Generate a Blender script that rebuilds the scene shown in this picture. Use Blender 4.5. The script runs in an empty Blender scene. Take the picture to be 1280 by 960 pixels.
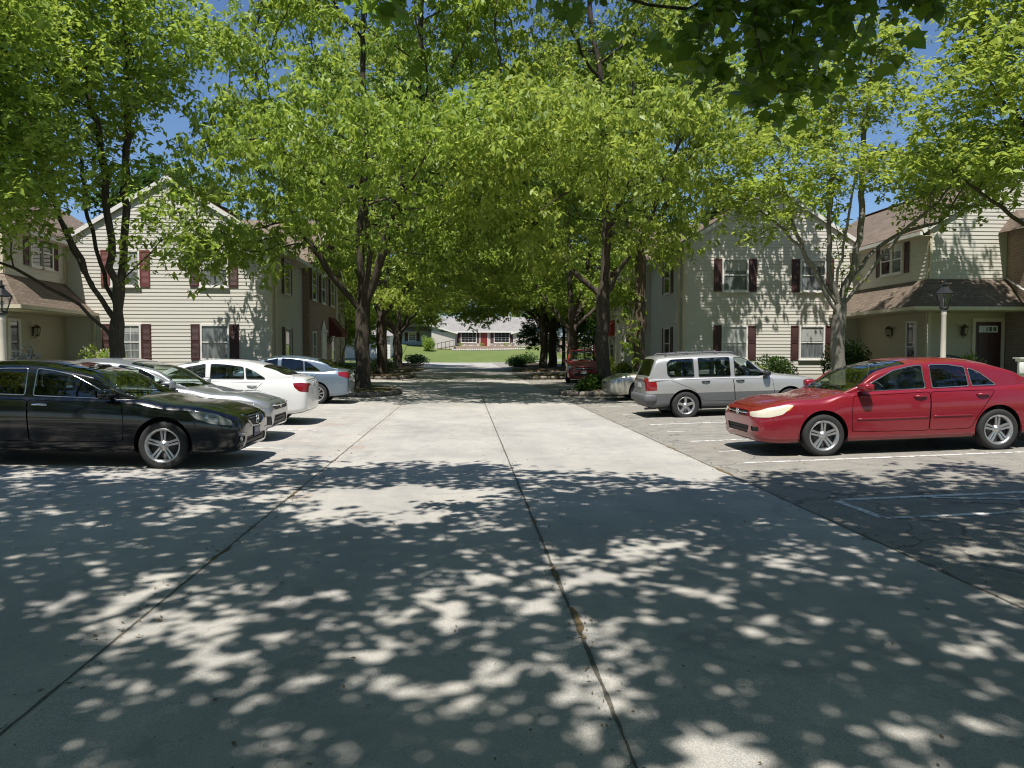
import bpy, bmesh, math, random
import numpy as np
from mathutils import Vector, Matrix
from mathutils.bvhtree import BVHTree

random.seed(7)
R = math.radians
scene = bpy.context.scene
COL = scene.collection

# ------------------------------------------------------------------ helpers
def tag(o, label=None, cat=None, group=None, kind=None):
    if label: o['label'] = label
    if cat: o['category'] = cat
    if group: o['group'] = group
    if kind: o['kind'] = kind
    return o

def thing(name, label, cat, loc=(0, 0, 0), rotz=0.0, group=None):
    o = bpy.data.objects.new(name, None)
    COL.objects.link(o)
    o.location = loc
    o.rotation_euler = (0, 0, rotz)
    o.empty_display_size = 0.2
    return tag(o, label, cat, group)

def holder(name, parent, loc=(0, 0, 0)):
    o = bpy.data.objects.new(name, None)
    COL.objects.link(o)
    o.parent = parent
    o.location = loc
    return o

def link(name, me, parent=None, loc=None):
    o = bpy.data.objects.new(name, me)
    COL.objects.link(o)
    if parent: o.parent = parent
    if loc: o.location = loc
    return o

def copy_tree(o, parent=None):
    c = o.copy(); COL.objects.link(c)
    c.parent = parent
    for ch in list(o.children): copy_tree(ch, c)
    return c

class MB:
    """collects shapes that become ONE mesh object"""
    def __init__(s): s.v = []; s.f = []; s.sm = []; s.mi = []
    def quad(s, pts, smooth=False, mi=0):
        n = len(s.v); s.v += [tuple(p) for p in pts]; s.f.append(tuple(range(n, n + len(pts)))); s.sm.append(smooth); s.mi.append(mi)
    def box(s, a, b, mi=0):
        x0, y0, z0 = a; x1, y1, z1 = b
        s.hexa([(x0, y0, z0), (x1, y0, z0), (x1, y1, z0), (x0, y1, z0), (x0, y0, z1), (x1, y0, z1), (x1, y1, z1), (x0, y1, z1)], mi)
    def hexa(s, p, mi=0):
        n = len(s.v); s.v += [tuple(q) for q in p]
        for f in ((3, 2, 1, 0), (4, 5, 6, 7), (0, 1, 5, 4), (1, 2, 6, 5), (2, 3, 7, 6), (3, 0, 4, 7)):
            s.f.append(tuple(n + i for i in f)); s.sm.append(False); s.mi.append(mi)
    def rbox(s, a, b, r=0.02, mi=0):
        """box with chamfered vertical and horizontal edges"""
        c = [(a[i] + b[i]) / 2 for i in range(3)]; h = [abs(b[i] - a[i]) / 2 for i in range(3)]
        r = min([r] + [q * 0.9 for q in h])
        bm = bmesh.new(); bmesh.ops.create_cube(bm, size=2)
        for v in bm.verts: v.co = Vector((c[0] + v.co.x * h[0], c[1] + v.co.y * h[1], c[2] + v.co.z * h[2]))
        bmesh.ops.bevel(bm, geom=bm.edges[:], offset=r, segments=2, profile=0.5, affect='EDGES')
        s.addbm(bm, True, mi); bm.free()
    def addbm(s, bm, smooth=False, mi=0):
        n = len(s.v); bm.verts.index_update()
        s.v += [tuple(v.co) for v in bm.verts]
        for f in bm.faces: s.f.append(tuple(n + v.index for v in f.verts)); s.sm.append(smooth); s.mi.append(mi)
    def tube(s, pts, rad, sides=8, smooth=True, caps=True, mi=0, closed=False):
        pts = [Vector(p) for p in pts]; k = len(pts)
        if not hasattr(rad, '__len__'): rad = [rad] * k
        n = len(s.v); up = None
        for i, p in enumerate(pts):
            if closed: d = pts[(i + 1) % k] - pts[i - 1]
            else: d = pts[min(i + 1, k - 1)] - pts[max(i - 1, 0)]
            if d.length < 1e-9: d = Vector((0, 0, 1))
            d.normalize()
            if up is None: up = Vector((0, 0, 1)) if abs(d.z) < .9 else Vector((1, 0, 0))
            a = d.cross(up); a.normalize(); b = a.cross(d); up = b
            for j in range(sides):
                t = 2 * math.pi * j / sides
                s.v.append(tuple(p + (a * math.cos(t) + b * math.sin(t)) * rad[i]))
        rng = range(k if closed else k - 1)
        for i in rng:
            for j in range(sides):
                i2 = (i + 1) % k
                s.f.append((n + i * sides + j, n + i * sides + (j + 1) % sides, n + i2 * sides + (j + 1) % sides, n + i2 * sides + j))
                s.sm.append(smooth); s.mi.append(mi)
        if caps and not closed:
            s.f.append(tuple(n + j for j in range(sides))[::-1]); s.sm.append(False); s.mi.append(mi)
            s.f.append(tuple(n + (k - 1) * sides + j for j in range(sides))); s.sm.append(False); s.mi.append(mi)
    def lathe(s, prof, c=(0, 0, 0), axis='z', sides=24, smooth=True, mi=0):
        """prof: (radius, height) pairs"""
        n = len(s.v)
        for r, h in prof:
            for j in range(sides):
                t = 2 * math.pi * j / sides; q = (r * math.cos(t), r * math.sin(t))
                if axis == 'z': p = (q[0], q[1], h)
                elif axis == 'y': p = (q[0], h, q[1])
                else: p = (h, q[0], q[1])
                s.v.append((c[0] + p[0], c[1] + p[1], c[2] + p[2]))
        for i in range(len(prof) - 1):
            for j in range(sides):
                s.f.append((n + i * sides + j, n + i * sides + (j + 1) % sides, n + (i + 1) * sides + (j + 1) % sides, n + (i + 1) * sides + j))
                s.sm.append(smooth); s.mi.append(mi)
    def ball(s, c, r, u=12, w=8, mi=0):
        prof = [(max(1e-4, math.sin(math.pi * i / w)), -math.cos(math.pi * i / w)) for i in range(w + 1)]
        n = len(s.v); s.lathe(prof, sides=u, mi=mi)
        for i in range(n, len(s.v)):
            p = s.v[i]; s.v[i] = (c[0] + p[0] * r[0], c[1] + p[1] * r[1], c[2] + p[2] * r[2])
    def mesh(s, name, mats):
        me = bpy.data.meshes.new(name); me.from_pydata(s.v, [], s.f)
        if not isinstance(mats, (list, tuple)): mats = [mats]
        for m in mats: me.materials.append(m)
        me.polygons.foreach_set('use_smooth', s.sm); me.polygons.foreach_set('material_index', s.mi)
        me.update(); return me
    def obj(s, name, mats, parent=None, loc=None):
        return link(name, s.mesh(name, mats), parent, loc)

# ------------------------------------------------------------------ materials
class NT:
    def __init__(s, name):
        s.m = bpy.data.materials.new(name); s.m.use_nodes = True; s.t = s.m.node_tree; s.n = s.t.nodes; s.n.clear()
        s.out = s.n.new('ShaderNodeOutputMaterial')
    def a(s, ty, **kw):
        nd = s.n.new('ShaderNode' + ty)
        for k, v in kw.items():
            if k.startswith('i_'):
                key = k[2:].replace('_', ' '); nd.inputs[key].default_value = v
            else: setattr(nd, k, v)
        return nd
    def l(s, a, b): s.t.links.new(a, b)
    def math(s, op, a, b=None, clamp=False):
        nd = s.a('Math', operation=op, use_clamp=clamp)
        for i, q in enumerate((a, b)):
            if q is None: continue
            if hasattr(q, 'is_output'): s.l(q, nd.inputs[i])
            else: nd.inputs[i].default_value = q
        return nd.outputs[0]
    def mix(s, fac, a, b, mode='MIX'):
        nd = s.a('Mix', data_type='RGBA', blend_type=mode)
        for q, i in ((fac, 0), (a, 6), (b, 7)):
            if hasattr(q, 'is_output'): s.l(q, nd.inputs[i])
            else: nd.inputs[i].default_value = q if i == 0 else (tuple(q) + (1,))[:4]
        return nd.outputs[2]
    def noise(s, scale, detail=3, rough=.6, vec=None, dist=0):
        nd = s.a('TexNoise'); nd.inputs['Scale'].default_value = scale; nd.inputs['Detail'].default_value = detail
        nd.inputs['Roughness'].default_value = rough; nd.inputs['Distortion'].default_value = dist
        s.l(vec if vec else s.coord(), nd.inputs['Vector']); return nd.outputs['Fac']
    def coord(s):
        if not hasattr(s, '_c'): s._c = s.a('TexCoord').outputs['Object']
        return s._c
    def pos(s):
        if not hasattr(s, '_p'): s._p = s.a('NewGeometry').outputs['Position']
        return s._p
    def ramp(s, fac, p0, p1, c0=(0, 0, 0), c1=(1, 1, 1)):
        nd = s.a('ValToRGB'); e = nd.color_ramp.elements
        e[0].position = p0; e[1].position = p1; e[0].color = tuple(c0) + (1,); e[1].color = tuple(c1) + (1,)
        s.l(fac, nd.inputs[0]); return nd.outputs[0]
    def bsdf(s, col, rough=.6, metal=0, spec=.5, coat=0, normal=None, coat_rough=.03):
        p = s.a('BsdfPrincipled')
        for q, k in ((col, 'Base Color'), (rough, 'Roughness'), (metal, 'Metallic')):
            if hasattr(q, 'is_output'): s.l(q, p.inputs[k])
            else: p.inputs[k].default_value = q if k != 'Base Color' else (tuple(q) + (1,))[:4]
        p.inputs['Specular IOR Level'].default_value = spec
        p.inputs['Coat Weight'].default_value = coat; p.inputs['Coat Roughness'].default_value = coat_rough
        if normal is not None: s.l(normal, p.inputs['Normal'])
        return p.outputs[0]
    def bump(s, h, strength=.3, dist=.01):
        b = s.a('Bump'); b.inputs['Strength'].default_value = strength; b.inputs['Distance'].default_value = dist
        s.l(h, b.inputs['Height']); return b.outputs[0]
    def done(s, sh): s.l(sh, s.out.inputs['Surface']); return s.m

def plain(name, col, rough=.6, metal=0, var=.12, scale=6, spec=.5, coat=0, bump=0, bscale=60):
    t = NT(name); n = t.noise(scale, 4)
    c = t.mix(n, [q * (1 - var) for q in col], [min(1, q * (1 + var)) for q in col])
    nm = t.bump(t.noise(bscale, 3), bump, .01) if bump else None
    return t.done(t.bsdf(c, rough, metal, spec, coat, nm))

def paint(name, col, metal=0.0, rough=.4, flake=.0, dust=.12, coat=.9):
    t = NT(name)
    d = t.noise(2.2, 5, .65); z = t.a('SeparateXYZ'); t.l(t.coord(), z.inputs[0])
    low = t.math('MULTIPLY', t.math('SUBTRACT', .75, z.outputs[2], True), t.ramp(d, .35, .75), True)   # road dust on the sills
    dm = t.math('MULTIPLY', low, dust * 4, True)
    c = t.mix(dm, col, (.16, .15, .13))
    if flake:
        v = t.a('TexVoronoi'); v.inputs['Scale'].default_value = 700; t.l(t.coord(), v.inputs['Vector'])
        c = t.mix(t.math('MULTIPLY', v.outputs['Color'], flake), c, [min(1, q * 1.8 + .02) for q in col])
    r = t.math('ADD', t.math('MULTIPLY', dm, .3), rough)
    p = t.bsdf(c, r, metal, .5, coat, None, .035)
    return t.done(p)

def concrete_mat():
    t = NT('concrete'); P = t.pos()
    xyz = t.a('SeparateXYZ'); t.l(P, xyz.inputs[0])
    big = t.noise(.35, 5, .6, P); mid = t.noise(1.7, 6, .7, P, .6); fine = t.noise(48, 4, .75, P)
    mp = t.a('Mapping'); t.l(P, mp.inputs['Vector']); mp.inputs['Scale'].default_value = (.9, .12, 1)
    streak = t.noise(3.0, 4, .65, mp.outputs[0])
    c = t.mix(big, (.415, .385, .335), (.54, .50, .435))
    c = t.mix(t.ramp(mid, .40, .78), c, (.30, .295, .285))
    c = t.mix(t.math('MULTIPLY', t.ramp(streak, .45, .8), .5), c, (.27, .262, .25))
    # each slab its own tone: three strips, cast in lengths
    cell = t.a('Combine' + 'XYZ')
    st = t.math('ADD', t.math('GREATER_THAN', xyz.outputs[0], -1.95), t.math('GREATER_THAN', xyz.outputs[0], .66))
    ln = t.math('FLOOR', t.math('MULTIPLY', t.math('ADD', xyz.outputs[1], 3.7), .105))
    t.l(st, cell.inputs[0]); t.l(ln, cell.inputs[1])
    wn = t.a('TexWhiteNoise', noise_dimensions='2D'); t.l(cell.outputs[0], wn.inputs['Vector'])
    c = t.mix(t.math('MULTIPLY', wn.outputs['Value'], .20), c, (.28, .275, .265))
    # tyre-darkened lane middle, oil drips
    v = t.a('TexVoronoi'); v.inputs['Scale'].default_value = .55; t.l(P, v.inputs['Vector'])
    dr = t.math('MULTIPLY', t.math('LESS_THAN', t.math('ADD', v.outputs['Distance'], t.math('MULTIPLY', mid, .16)), .135), .45)
    c = t.mix(dr, c, (.13, .125, .12))
    # rust coloured stain in front of the left parking bays
    m1 = t.math('MULTIPLY', t.math('LESS_THAN', xyz.outputs[0], -1.7), t.math('GREATER_THAN', xyz.outputs[0], -4.6))
    m2 = t.math('MULTIPLY', t.math('GREATER_THAN', xyz.outputs[1], 7.0), t.math('LESS_THAN', xyz.outputs[1], 19.))
    mp2 = t.a('Mapping'); t.l(P, mp2.inputs['Vector']); mp2.inputs['Scale'].default_value = (.7, 1.3, 1)
    rn = t.ramp(t.noise(1.1, 5, .7, mp2.outputs[0]), .56, .66)
    c = t.mix(t.math('MULTIPLY', t.math('MULTIPLY', m1, m2), t.math('MULTIPLY', rn, .55)), c, (.36, .20, .11))
    gr = t.noise(210, 2, .6, P)
    sp = t.ramp(gr, .42, .66)
    c = t.mix(t.math('MULTIPLY', sp, .5), c, (.19, .185, .175)); c = t.mix(t.math('MULTIPLY', t.ramp(fine, .5, .75), .3), c, (.22, .215, .205))
    # hairline cracks
    v2 = t.a('TexVoronoi', feature='DISTANCE_TO_EDGE'); v2.inputs['Scale'].default_value = .28
    wv = t.a('VectorMath', operation='ADD'); ns = t.a('TexNoise'); ns.inputs['Scale'].default_value = 1.5; ns.inputs['Detail'].default_value = 5; t.l(P, ns.inputs['Vector'])
    t.l(P, wv.inputs[0]); t.l(ns.outputs['Color'], wv.inputs[1]); t.l(wv.outputs[0], v2.inputs['Vector'])
    cr = t.math('MULTIPLY', t.math('LESS_THAN', v2.outputs['Distance'], .0010), .4)
    c = t.mix(cr, c, (.09, .085, .08))
    # worn aggregate, darker wheel tracks along each lane, scattered grey patches
    tr = t.math('ABSOLUTE', t.math('SINE', t.math('MULTIPLY', xyz.outputs[0], 1.75)))
    c = t.mix(t.math('MULTIPLY', t.math('MULTIPLY', t.ramp(tr, .55, 1.0), t.ramp(streak, .25, .7)), .42), c, (.25, .245, .24))
    ag = t.a('TexVoronoi'); ag.inputs['Scale'].default_value = 150; t.l(P, ag.inputs['Vector'])
    c = t.mix(t.math('MULTIPLY', t.ramp(ag.outputs['Distance'], .55, .15), t.math('MULTIPLY', t.ramp(big, .35, .6), .55)), c, (.60, .57, .52))
    pt = t.ramp(t.noise(.8, 6, .75, P, 1.2), .57, .64)
    c = t.mix(t.math('MULTIPLY', pt, .38), c, (.215, .21, .20))
    pit = t.ramp(t.noise(26, 3, .6, P), .66, .72)
    c = t.mix(t.math('MULTIPLY', pit, .55), c, (.12, .115, .105))
    h = t.math('ADD', t.math('MULTIPLY', fine, .7), t.math('MULTIPLY', mid, .5))
    return t.done(t.bsdf(c, .88, 0, .3, 0, t.bump(h, .55, .006)))

def asphalt_mat():
    t = NT('aged_asphalt'); P = t.pos()
    big = t.noise(.5, 5, .6, P); fine = t.noise(110, 2, .7, P); mid = t.noise(3, 5, .7, P)
    c = t.mix(big, (.31, .286, .243), (.40, .368, .312))
    c = t.mix(t.ramp(mid, .45, .8), c, (.16, .155, .145))
    v = t.a('TexVoronoi'); v.inputs['Scale'].default_value = 85; t.l(P, v.inputs['Vector'])
    c = t.mix(t.math('MULTIPLY', t.ramp(v.outputs['Distance'], .2, .7), .5), c, (.12, .118, .112))
    c = t.mix(t.math('MULTIPLY', t.ramp(fine, .55, .8), .6), c, (.42, .40, .37))
    v2 = t.a('TexVoronoi', feature='DISTANCE_TO_EDGE'); v2.inputs['Scale'].default_value = .45
    wv = t.a('VectorMath', operation='ADD'); ns = t.a('TexNoise'); ns.inputs['Scale'].default_value = 1.2; ns.inputs['Detail'].default_value = 5; t.l(P, ns.inputs['Vector'])
    t.l(P, wv.inputs[0]); t.l(ns.outputs['Color'], wv.inputs[1]); t.l(wv.outputs[0], v2.inputs['Vector'])
    c = t.mix(t.math('MULTIPLY', t.math('LESS_THAN', v2.outputs['Distance'], .006), .6), c, (.07, .068, .065))
    return t.done(t.bsdf(c, .9, 0, .3, 0, t.bump(t.math('ADD', fine, v.outputs['Distance']), .6, .008)))

def stripe_mat():
    t = NT('worn_line_paint'); P = t.pos()
    w = t.ramp(t.noise(9, 6, .75, P), .47, .60)
    c = t.mix(w, (.76, .74, .70), (.25, .24, .22))
    return t.done(t.bsdf(c, .8, 0, .3))

def grass_mat(name, a, b, c3):
    t = NT(name); P = t.pos()
    n1 = t.ramp(t.noise(.35, 6, .7, P), .35, .65); n2 = t.noise(25, 4, .7, P)
    c = t.mix(n1, a, b); c = t.mix(t.ramp(n2, .35, .75), c, c3)
    return t.done(t.bsdf(c, .9, 0, .2, 0, t.bump(n2, .8, .05)))

def mulch_mat():
    t = NT('leaf_litter_and_mulch'); P = t.pos()
    v = t.a('TexVoronoi'); v.inputs['Scale'].default_value = 16; t.l(P, v.inputs['Vector'])
    n = t.noise(1.2, 4, .6, P)
    c = t.mix(v.outputs['Color'], (.05, .036, .024), (.17, .12, .075))
    c = t.mix(t.ramp(n, .5, .62), c, (.05, .075, .02))
    return t.done(t.bsdf(c, .95, 0, .2, 0, t.bump(v.outputs['Distance'], .9, .04)))

def siding_mat(name, col):
    t = NT(name); P = t.coord()
    mp = t.a('Mapping'); t.l(P, mp.inputs['Vector']); mp.inputs['Scale'].default_value = (.35, .35, 7.1)
    n = t.noise(1.0, 3, .6, mp.outputs[0]); g = t.noise(.5, 5, .6, P)
    c = t.mix(n, [q * .93 for q in col], [q * 1.04 for q in col])
    c = t.mix(t.math('MULTIPLY', t.ramp(g, .5, .8), .25), c, [q * .72 for q in col])
    return t.done(t.bsdf(c, .6, 0, .35))

def brick_mat(name, c1, c2, mortar, scale=1.0):
    t = NT(name); P = t.coord()
    s = t.a('SeparateXYZ'); t.l(P, s.inputs[0]); cb = t.a('CombineXYZ')
    t.l(t.math('ADD', s.outputs[0], s.outputs[1]), cb.inputs[0]); t.l(s.outputs[2], cb.inputs[1])
    b = t.a('TexBrick'); t.l(cb.outputs[0], b.inputs['Vector']); b.inputs['Scale'].default_value = scale
    b.inputs['Color1'].default_value = c1 + (1,); b.inputs['Color2'].default_value = c2 + (1,); b.inputs['Mortar'].default_value = mortar + (1,)
    b.inputs['Brick Width'].default_value = .22; b.inputs['Row Height'].default_value = .075; b.inputs['Mortar Size'].default_value = .012; b.inputs['Bias'].default_value = 0
    n = t.noise(3, 4, .7, P)
    c = t.mix(t.math('MULTIPLY', n, .5), b.outputs['Color'], [q * .55 for q in c1])
    return t.done(t.bsdf(c, .85, 0, .3, 0, t.bump(b.outputs['Fac'], -.6, .01)))

def shingle_mat(name, c1, c2, c3):
    t = NT(name); P = t.coord()
    s = t.a('SeparateXYZ'); t.l(P, s.inputs[0]); cb = t.a('CombineXYZ')
    t.l(t.math('ADD', s.outputs[0], s.outputs[1]), cb.inputs[0]); t.l(t.math('MULTIPLY', s.outputs[2], 1.9), cb.inputs[1])
    b = t.a('TexBrick'); t.l(cb.outputs[0], b.inputs['Vector']); b.inputs['Scale'].default_value = 1
    b.inputs['Color1'].default_value = c1 + (1,); b.inputs['Color2'].default_value = c2 + (1,); b.inputs['Mortar'].default_value = c3 + (1,)
    b.inputs['Brick Width'].default_value = .32; b.inputs['Row Height'].default_value = .14; b.inputs['Mortar Size'].default_value = .012
    n = t.noise(.9, 5, .65, P); f = t.noise(45, 2, .6, P)
    c = t.mix(t.math('MULTIPLY', t.ramp(n, .4, .75), .5), b.outputs['Color'], c3)
    c = t.mix(t.math('MULTIPLY', f, .35), c, [q * .5 for q in c1])
    return t.done(t.bsdf(c, .9, 0, .25, 0, t.bump(b.outputs['Fac'], -.7, .012)))

def bark_mat(name, a, b):
    t = NT(name); P = t.coord()
    mp = t.a('Mapping'); t.l(P, mp.inputs['Vector']); mp.inputs['Scale'].default_value = (1, 1, .16)
    n = t.noise(22, 5, .7, mp.outputs[0], .8); g = t.noise(1.1, 4, .6, P)
    c = t.mix(t.ramp(n, .3, .7), a, b); c = t.mix(t.math('MULTIPLY', g, .5), c, [q * .75 for q in a])
    li = t.ramp(t.noise(2.6, 5, .7, P), .58, .68)
    c = t.mix(t.math('MULTIPLY', li, .4), c, (.20, .21, .15))
    return t.done(t.bsdf(c, .9, 0, .2, 0, t.bump(n, .9, .03)))

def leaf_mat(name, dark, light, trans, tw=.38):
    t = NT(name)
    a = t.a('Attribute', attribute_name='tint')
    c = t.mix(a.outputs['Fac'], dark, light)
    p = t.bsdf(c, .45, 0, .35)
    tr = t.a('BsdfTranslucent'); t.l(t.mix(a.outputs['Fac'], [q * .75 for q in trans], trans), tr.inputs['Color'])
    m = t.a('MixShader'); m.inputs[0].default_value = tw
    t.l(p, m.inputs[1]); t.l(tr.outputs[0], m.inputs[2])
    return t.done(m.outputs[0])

def glass_mat(name, tint, tr=.75):
    t = NT(name)
    f = t.a('Fresnel'); f.inputs['IOR'].default_value = 1.5
    tb = t.a('BsdfTransparent'); tb.inputs['Color'].default_value = tuple(tint) + (1,)
    g = t.a('BsdfGlossy'); g.inputs['Roughness'].default_value = .015; g.inputs['Color'].default_value = (.95, .97, 1, 1)
    m = t.a('MixShader'); t.l(t.math('ADD', t.math('MULTIPLY', f.outputs[0], 1.25), .02, True), m.inputs[0])
    t.l(tb.outputs[0], m.inputs[1]); t.l(g.outputs[0], m.inputs[2])
    return t.done(m.outputs[0])

def pane_mat(name, a, b):
    """house window: glass over pale curtains with folds"""
    t = NT(name); P = t.coord()
    mp = t.a('Mapping'); t.l(P, mp.inputs['Vector']); mp.inputs['Scale'].default_value = (1, 1, .08)
    n = t.noise(11, 3, .6, mp.outputs[0])
    return t.done(t.bsdf(t.mix(t.ramp(n, .35, .65), a, b), .06, 0, .6, .6))

M = {}
M['concrete'] = concrete_mat(); M['asphalt'] = asphalt_mat(); M['stripe'] = stripe_mat()
M['lawn'] = grass_mat('lawn_grass', (.13, .175, .05), (.18, .215, .075), (.09, .13, .035))
M['mulch'] = mulch_mat()
M['joint'] = plain('joint_dirt', (.11, .10, .082), .95, var=.5, scale=30)
M['moss'] = plain('dry_moss', (.14, .10, .045), .95, var=.5, scale=30)
M['kerb'] = plain('kerb_concrete', (.36, .35, .33), .9, var=.2, bump=.3)
M['walk'] = plain('walk_concrete', (.50, .48, .44), .9, var=.12, bump=.3)
M['siding'] = siding_mat('cream_siding', (.61, .583, .52))
M['siding_tan'] = siding_mat('tan_siding', (.48, .43, .32))
M['siding_blue'] = siding_mat('blue_grey_siding', (.36, .42, .45))
M['trim'] = plain('white_trim', (.74, .72, .68), .5, var=.05)
M['trim_tan'] = plain('cream_trim', (.60, .53, .40), .5, var=.06)
M['shutter'] = plain('maroon_shutter', (.062, .022, .02), .5, var=.15)
M['shutter_red'] = plain('faded_red_shutter', (.17, .045, .038), .55, var=.2)
M['brick'] = brick_mat('red_brown_brick', (.25, .155, .11), (.34, .235, .17), (.38, .34, .29))
M['brick_pale'] = brick_mat('whitewashed_brick', (.60, .54, .48), (.70, .63, .56), (.66, .63, .58))
M['brick_rose'] = brick_mat('rose_brick', (.40, .25, .19), (.48, .32, .25), (.45, .40, .35))
M['shingle'] = shingle_mat('brown_shingle', (.18, .138, .105), (.265, .208, .162), (.09, .07, .058))
M['shingle_grey'] = shingle_mat('grey_shingle', (.29, .275, .255), (.38, .36, .335), (.20, .19, .178))
M['pane'] = pane_mat('curtained_pane', (.10, .11, .115), (.22, .235, .235))
M['pane_dark'] = pane_mat('dark_pane', (.012, .014, .014), (.035, .04, .04))
M['door'] = plain('maroon_door', (.05, .014, .014), .4, var=.1)
M['door_red'] = plain('red_door', (.20, .03, .025), .4, var=.1)
M['awning'] = plain('red_awning_cloth', (.33, .05, .035), .8, var=.15)
M['awning_dark'] = plain('maroon_awning_cloth', (.10, .022, .02), .8, var=.15)
M['black_metal'] = plain('black_metal', (.02, .02, .02), .45, .2, var=.2)
M['brass'] = plain('aged_brass', (.10, .065, .03), .5, .5, var=.3)
M['lampglass'] = glass_mat('lantern_glass', (.85, .88, .88))
M['post'] = plain('weathered_cream_post', (.60, .55, .46), .7, var=.2, scale=4, bump=.2)
M['bark'] = bark_mat('dark_bark', (.045, .036, .028), (.13, .108, .085))
M['bark_grey'] = bark_mat('grey_bark', (.13, .118, .10), (.30, .275, .24))
M['bark_brown'] = bark_mat('brown_bark', (.09, .066, .045), (.21, .165, .12))
M['leaf'] = leaf_mat('spring_leaf', (.06, .12, .016), (.32, .42, .082), (.62, .78, .12), .40)
M['leaf2'] = leaf_mat('yellow_green_leaf', (.07, .13, .018), (.36, .44, .09), (.66, .78, .13), .40)
M['leaf_deep'] = leaf_mat('deep_leaf', (.022, .052, .010), (.06, .105, .018), (.10, .20, .02), .3)
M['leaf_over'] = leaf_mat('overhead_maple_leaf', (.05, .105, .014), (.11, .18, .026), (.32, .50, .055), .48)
M['needle'] = leaf_mat('conifer_needle', (.045, .075, .035), (.09, .13, .06), (.05, .08, .03), .15)
M['flower'] = leaf_mat('pale_blossom', (.35, .33, .28), (.7, .66, .6), (.4, .4, .35), .3)
M['tyre'] = plain('tyre_rubber', (.022, .022, .022), .85, var=.25, scale=30)
M['alloy'] = plain('alloy_wheel', (.52, .52, .52), .33, .85, var=.1)
M['alloy_dark'] = plain('dark_alloy', (.10, .10, .105), .5, .6, var=.1)
M['black_plastic'] = plain('black_plastic', (.018, .018, .019), .55, var=.2)
M['grey_plastic'] = plain('grey_cladding', (.105, .108, .112), .6, var=.12)
M['cabin'] = plain('cabin_trim', (.05, .05, .052), .9, var=.2)
M['seat'] = plain('seat_cloth', (.12, .115, .11), .95, var=.2, scale=20)
M['seat_tan'] = plain('tan_seat_cloth', (.30, .27, .22), .95, var=.2, scale=20)
M['chrome'] = plain('chrome', (.75, .75, .76), .12, 1.0, var=.03)
M['glass'] = glass_mat('car_glass', (.74, .81, .78))
M['glass_tint'] = glass_mat('tinted_car_glass', (.20, .23, .24))
M['lens'] = plain('headlamp_lens', (.34, .345, .35), .12, .4, var=.25, scale=14, coat=1)
M['lens_cloudy'] = plain('clouded_headlamp_lens', (.62, .58, .46), .25, 0, var=.1, scale=8, coat=.8)
M['amber'] = plain('amber_lens', (.55, .20, .03), .15, 0, var=.1, coat=1)
M['tail'] = plain('red_tail_lens', (.20, .006, .010), .15, 0, var=.2, scale=10, coat=1)
M['plate'] = plain('number_plate_white', (.6, .6, .58), .5, var=.1)
M['plate_ink'] = plain('plate_ink', (.03, .04, .10), .5, var=.1)
M['stone'] = plain('edging_stone', (.21, .185, .155), .9, var=.35, scale=5, bump=.6, bscale=25)
M['pot'] = plain('terracotta', (.24, .11, .06), .85, var=.2)
M['white_paint'] = plain('white_painted_metal', (.72, .71, .68), .5, var=.08)
M['cloth'] = plain('faded_bunting', (.45, .40, .34), .9, var=.4, scale=30)

# ------------------------------------------------------------------ terrain
XR, XL = 9.25, -8.35          # outer edges of the two parking strips
def lerp(x, pts):
    if x <= pts[0][0]: return pts[0][1]
    for (a, u), (b, v) in zip(pts, pts[1:]):
        if x <= b: return u + (v - u) * (x - a) / (b - a)
    return pts[-1][1]
def far(y): return lerp(y, [(35, 0), (97, .40), (99, .42), (114, 2.75), (160, 3.0), (400, 5)])
def gz(x, y):
    c = lerp(x, [(-30, .45), (-12, .42), (XL - .02, .30), (XL, .18), (-1.95, 0), (3.5, 0), (XR, .16), (XR + .02, .28), (13, .42), (30, .45)])
    return c + far(y)
YB = [-40, -20, -12, 0, 10, 20, 27, 35, 45, 60, 80, 88, 97, 99, 106, 114, 130, 160, 250, 400]
XB = [-300, -120, -60, -30, -20, -12, XL - .02, XL, -6, -4, -1.95, .66, 3.5, 6, XR, XR + .02, 13, 20, 30, 60, 120, 300]
def sheet(name, x0, x1, y0, y1, dz, mat, kind='structure', step=None):
    xs = sorted({x0, x1} | {x for x in XB if x0 < x < x1}); ys = sorted({y0, y1} | {y for y in YB if y0 < y < y1})
    v = [(x, y, gz(x, y) + (dz(x, y) if callable(dz) else dz)) for y in ys for x in xs]; n = len(xs)
    f = [(j * n + i, j * n + i + 1, (j + 1) * n + i + 1, (j + 1) * n + i) for j in range(len(ys) - 1) for i in range(n - 1)]
    me = bpy.data.meshes.new(name); me.from_pydata(v, [], f); me.materials.append(mat)
    return tag(link(name, me), kind=kind)

sheet('ground', -300, 300, -40, 400, lambda x, y: -.05 if XL <= x <= XR and y < 99 else 0.0, M['lawn'])
sheet('road', XL, 3.5, -20, 97, 0, M['concrete'])
sheet('parking_asphalt', 3.5, XR, -20, 97, 0.0, M['asphalt'])
sheet('cross_street', -60, XL - .02, 88, 96, .01, M['asphalt']); sheet('cross_street', XR + .02, 60, 88, 96, .01, M['asphalt'])
sheet('sidewalk', -60, 60, 97.2, 98.6, .03, M['walk'])
def kerb(x, y0, y1, w=.15):
    mb = MB(); ys = [y0] + [y for y in YB if y0 < y < y1] + [y1]
    for a, b in zip(ys, ys[1:]):
        za, zb = gz(0, a) + .16, gz(0, b) + .16
        p = [(x, a, za - .1), (x + w, a, za - .1), (x + w, b, zb - .1), (x, b, zb - .1)]
        mb.hexa(p + [(q[0], q[1], q[2] + .24) for q in p])
    tag(mb.obj('kerb', M['kerb']), kind='structure')
kerb(XR, -20, 88); kerb(XL - .15, -20, 88)

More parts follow.
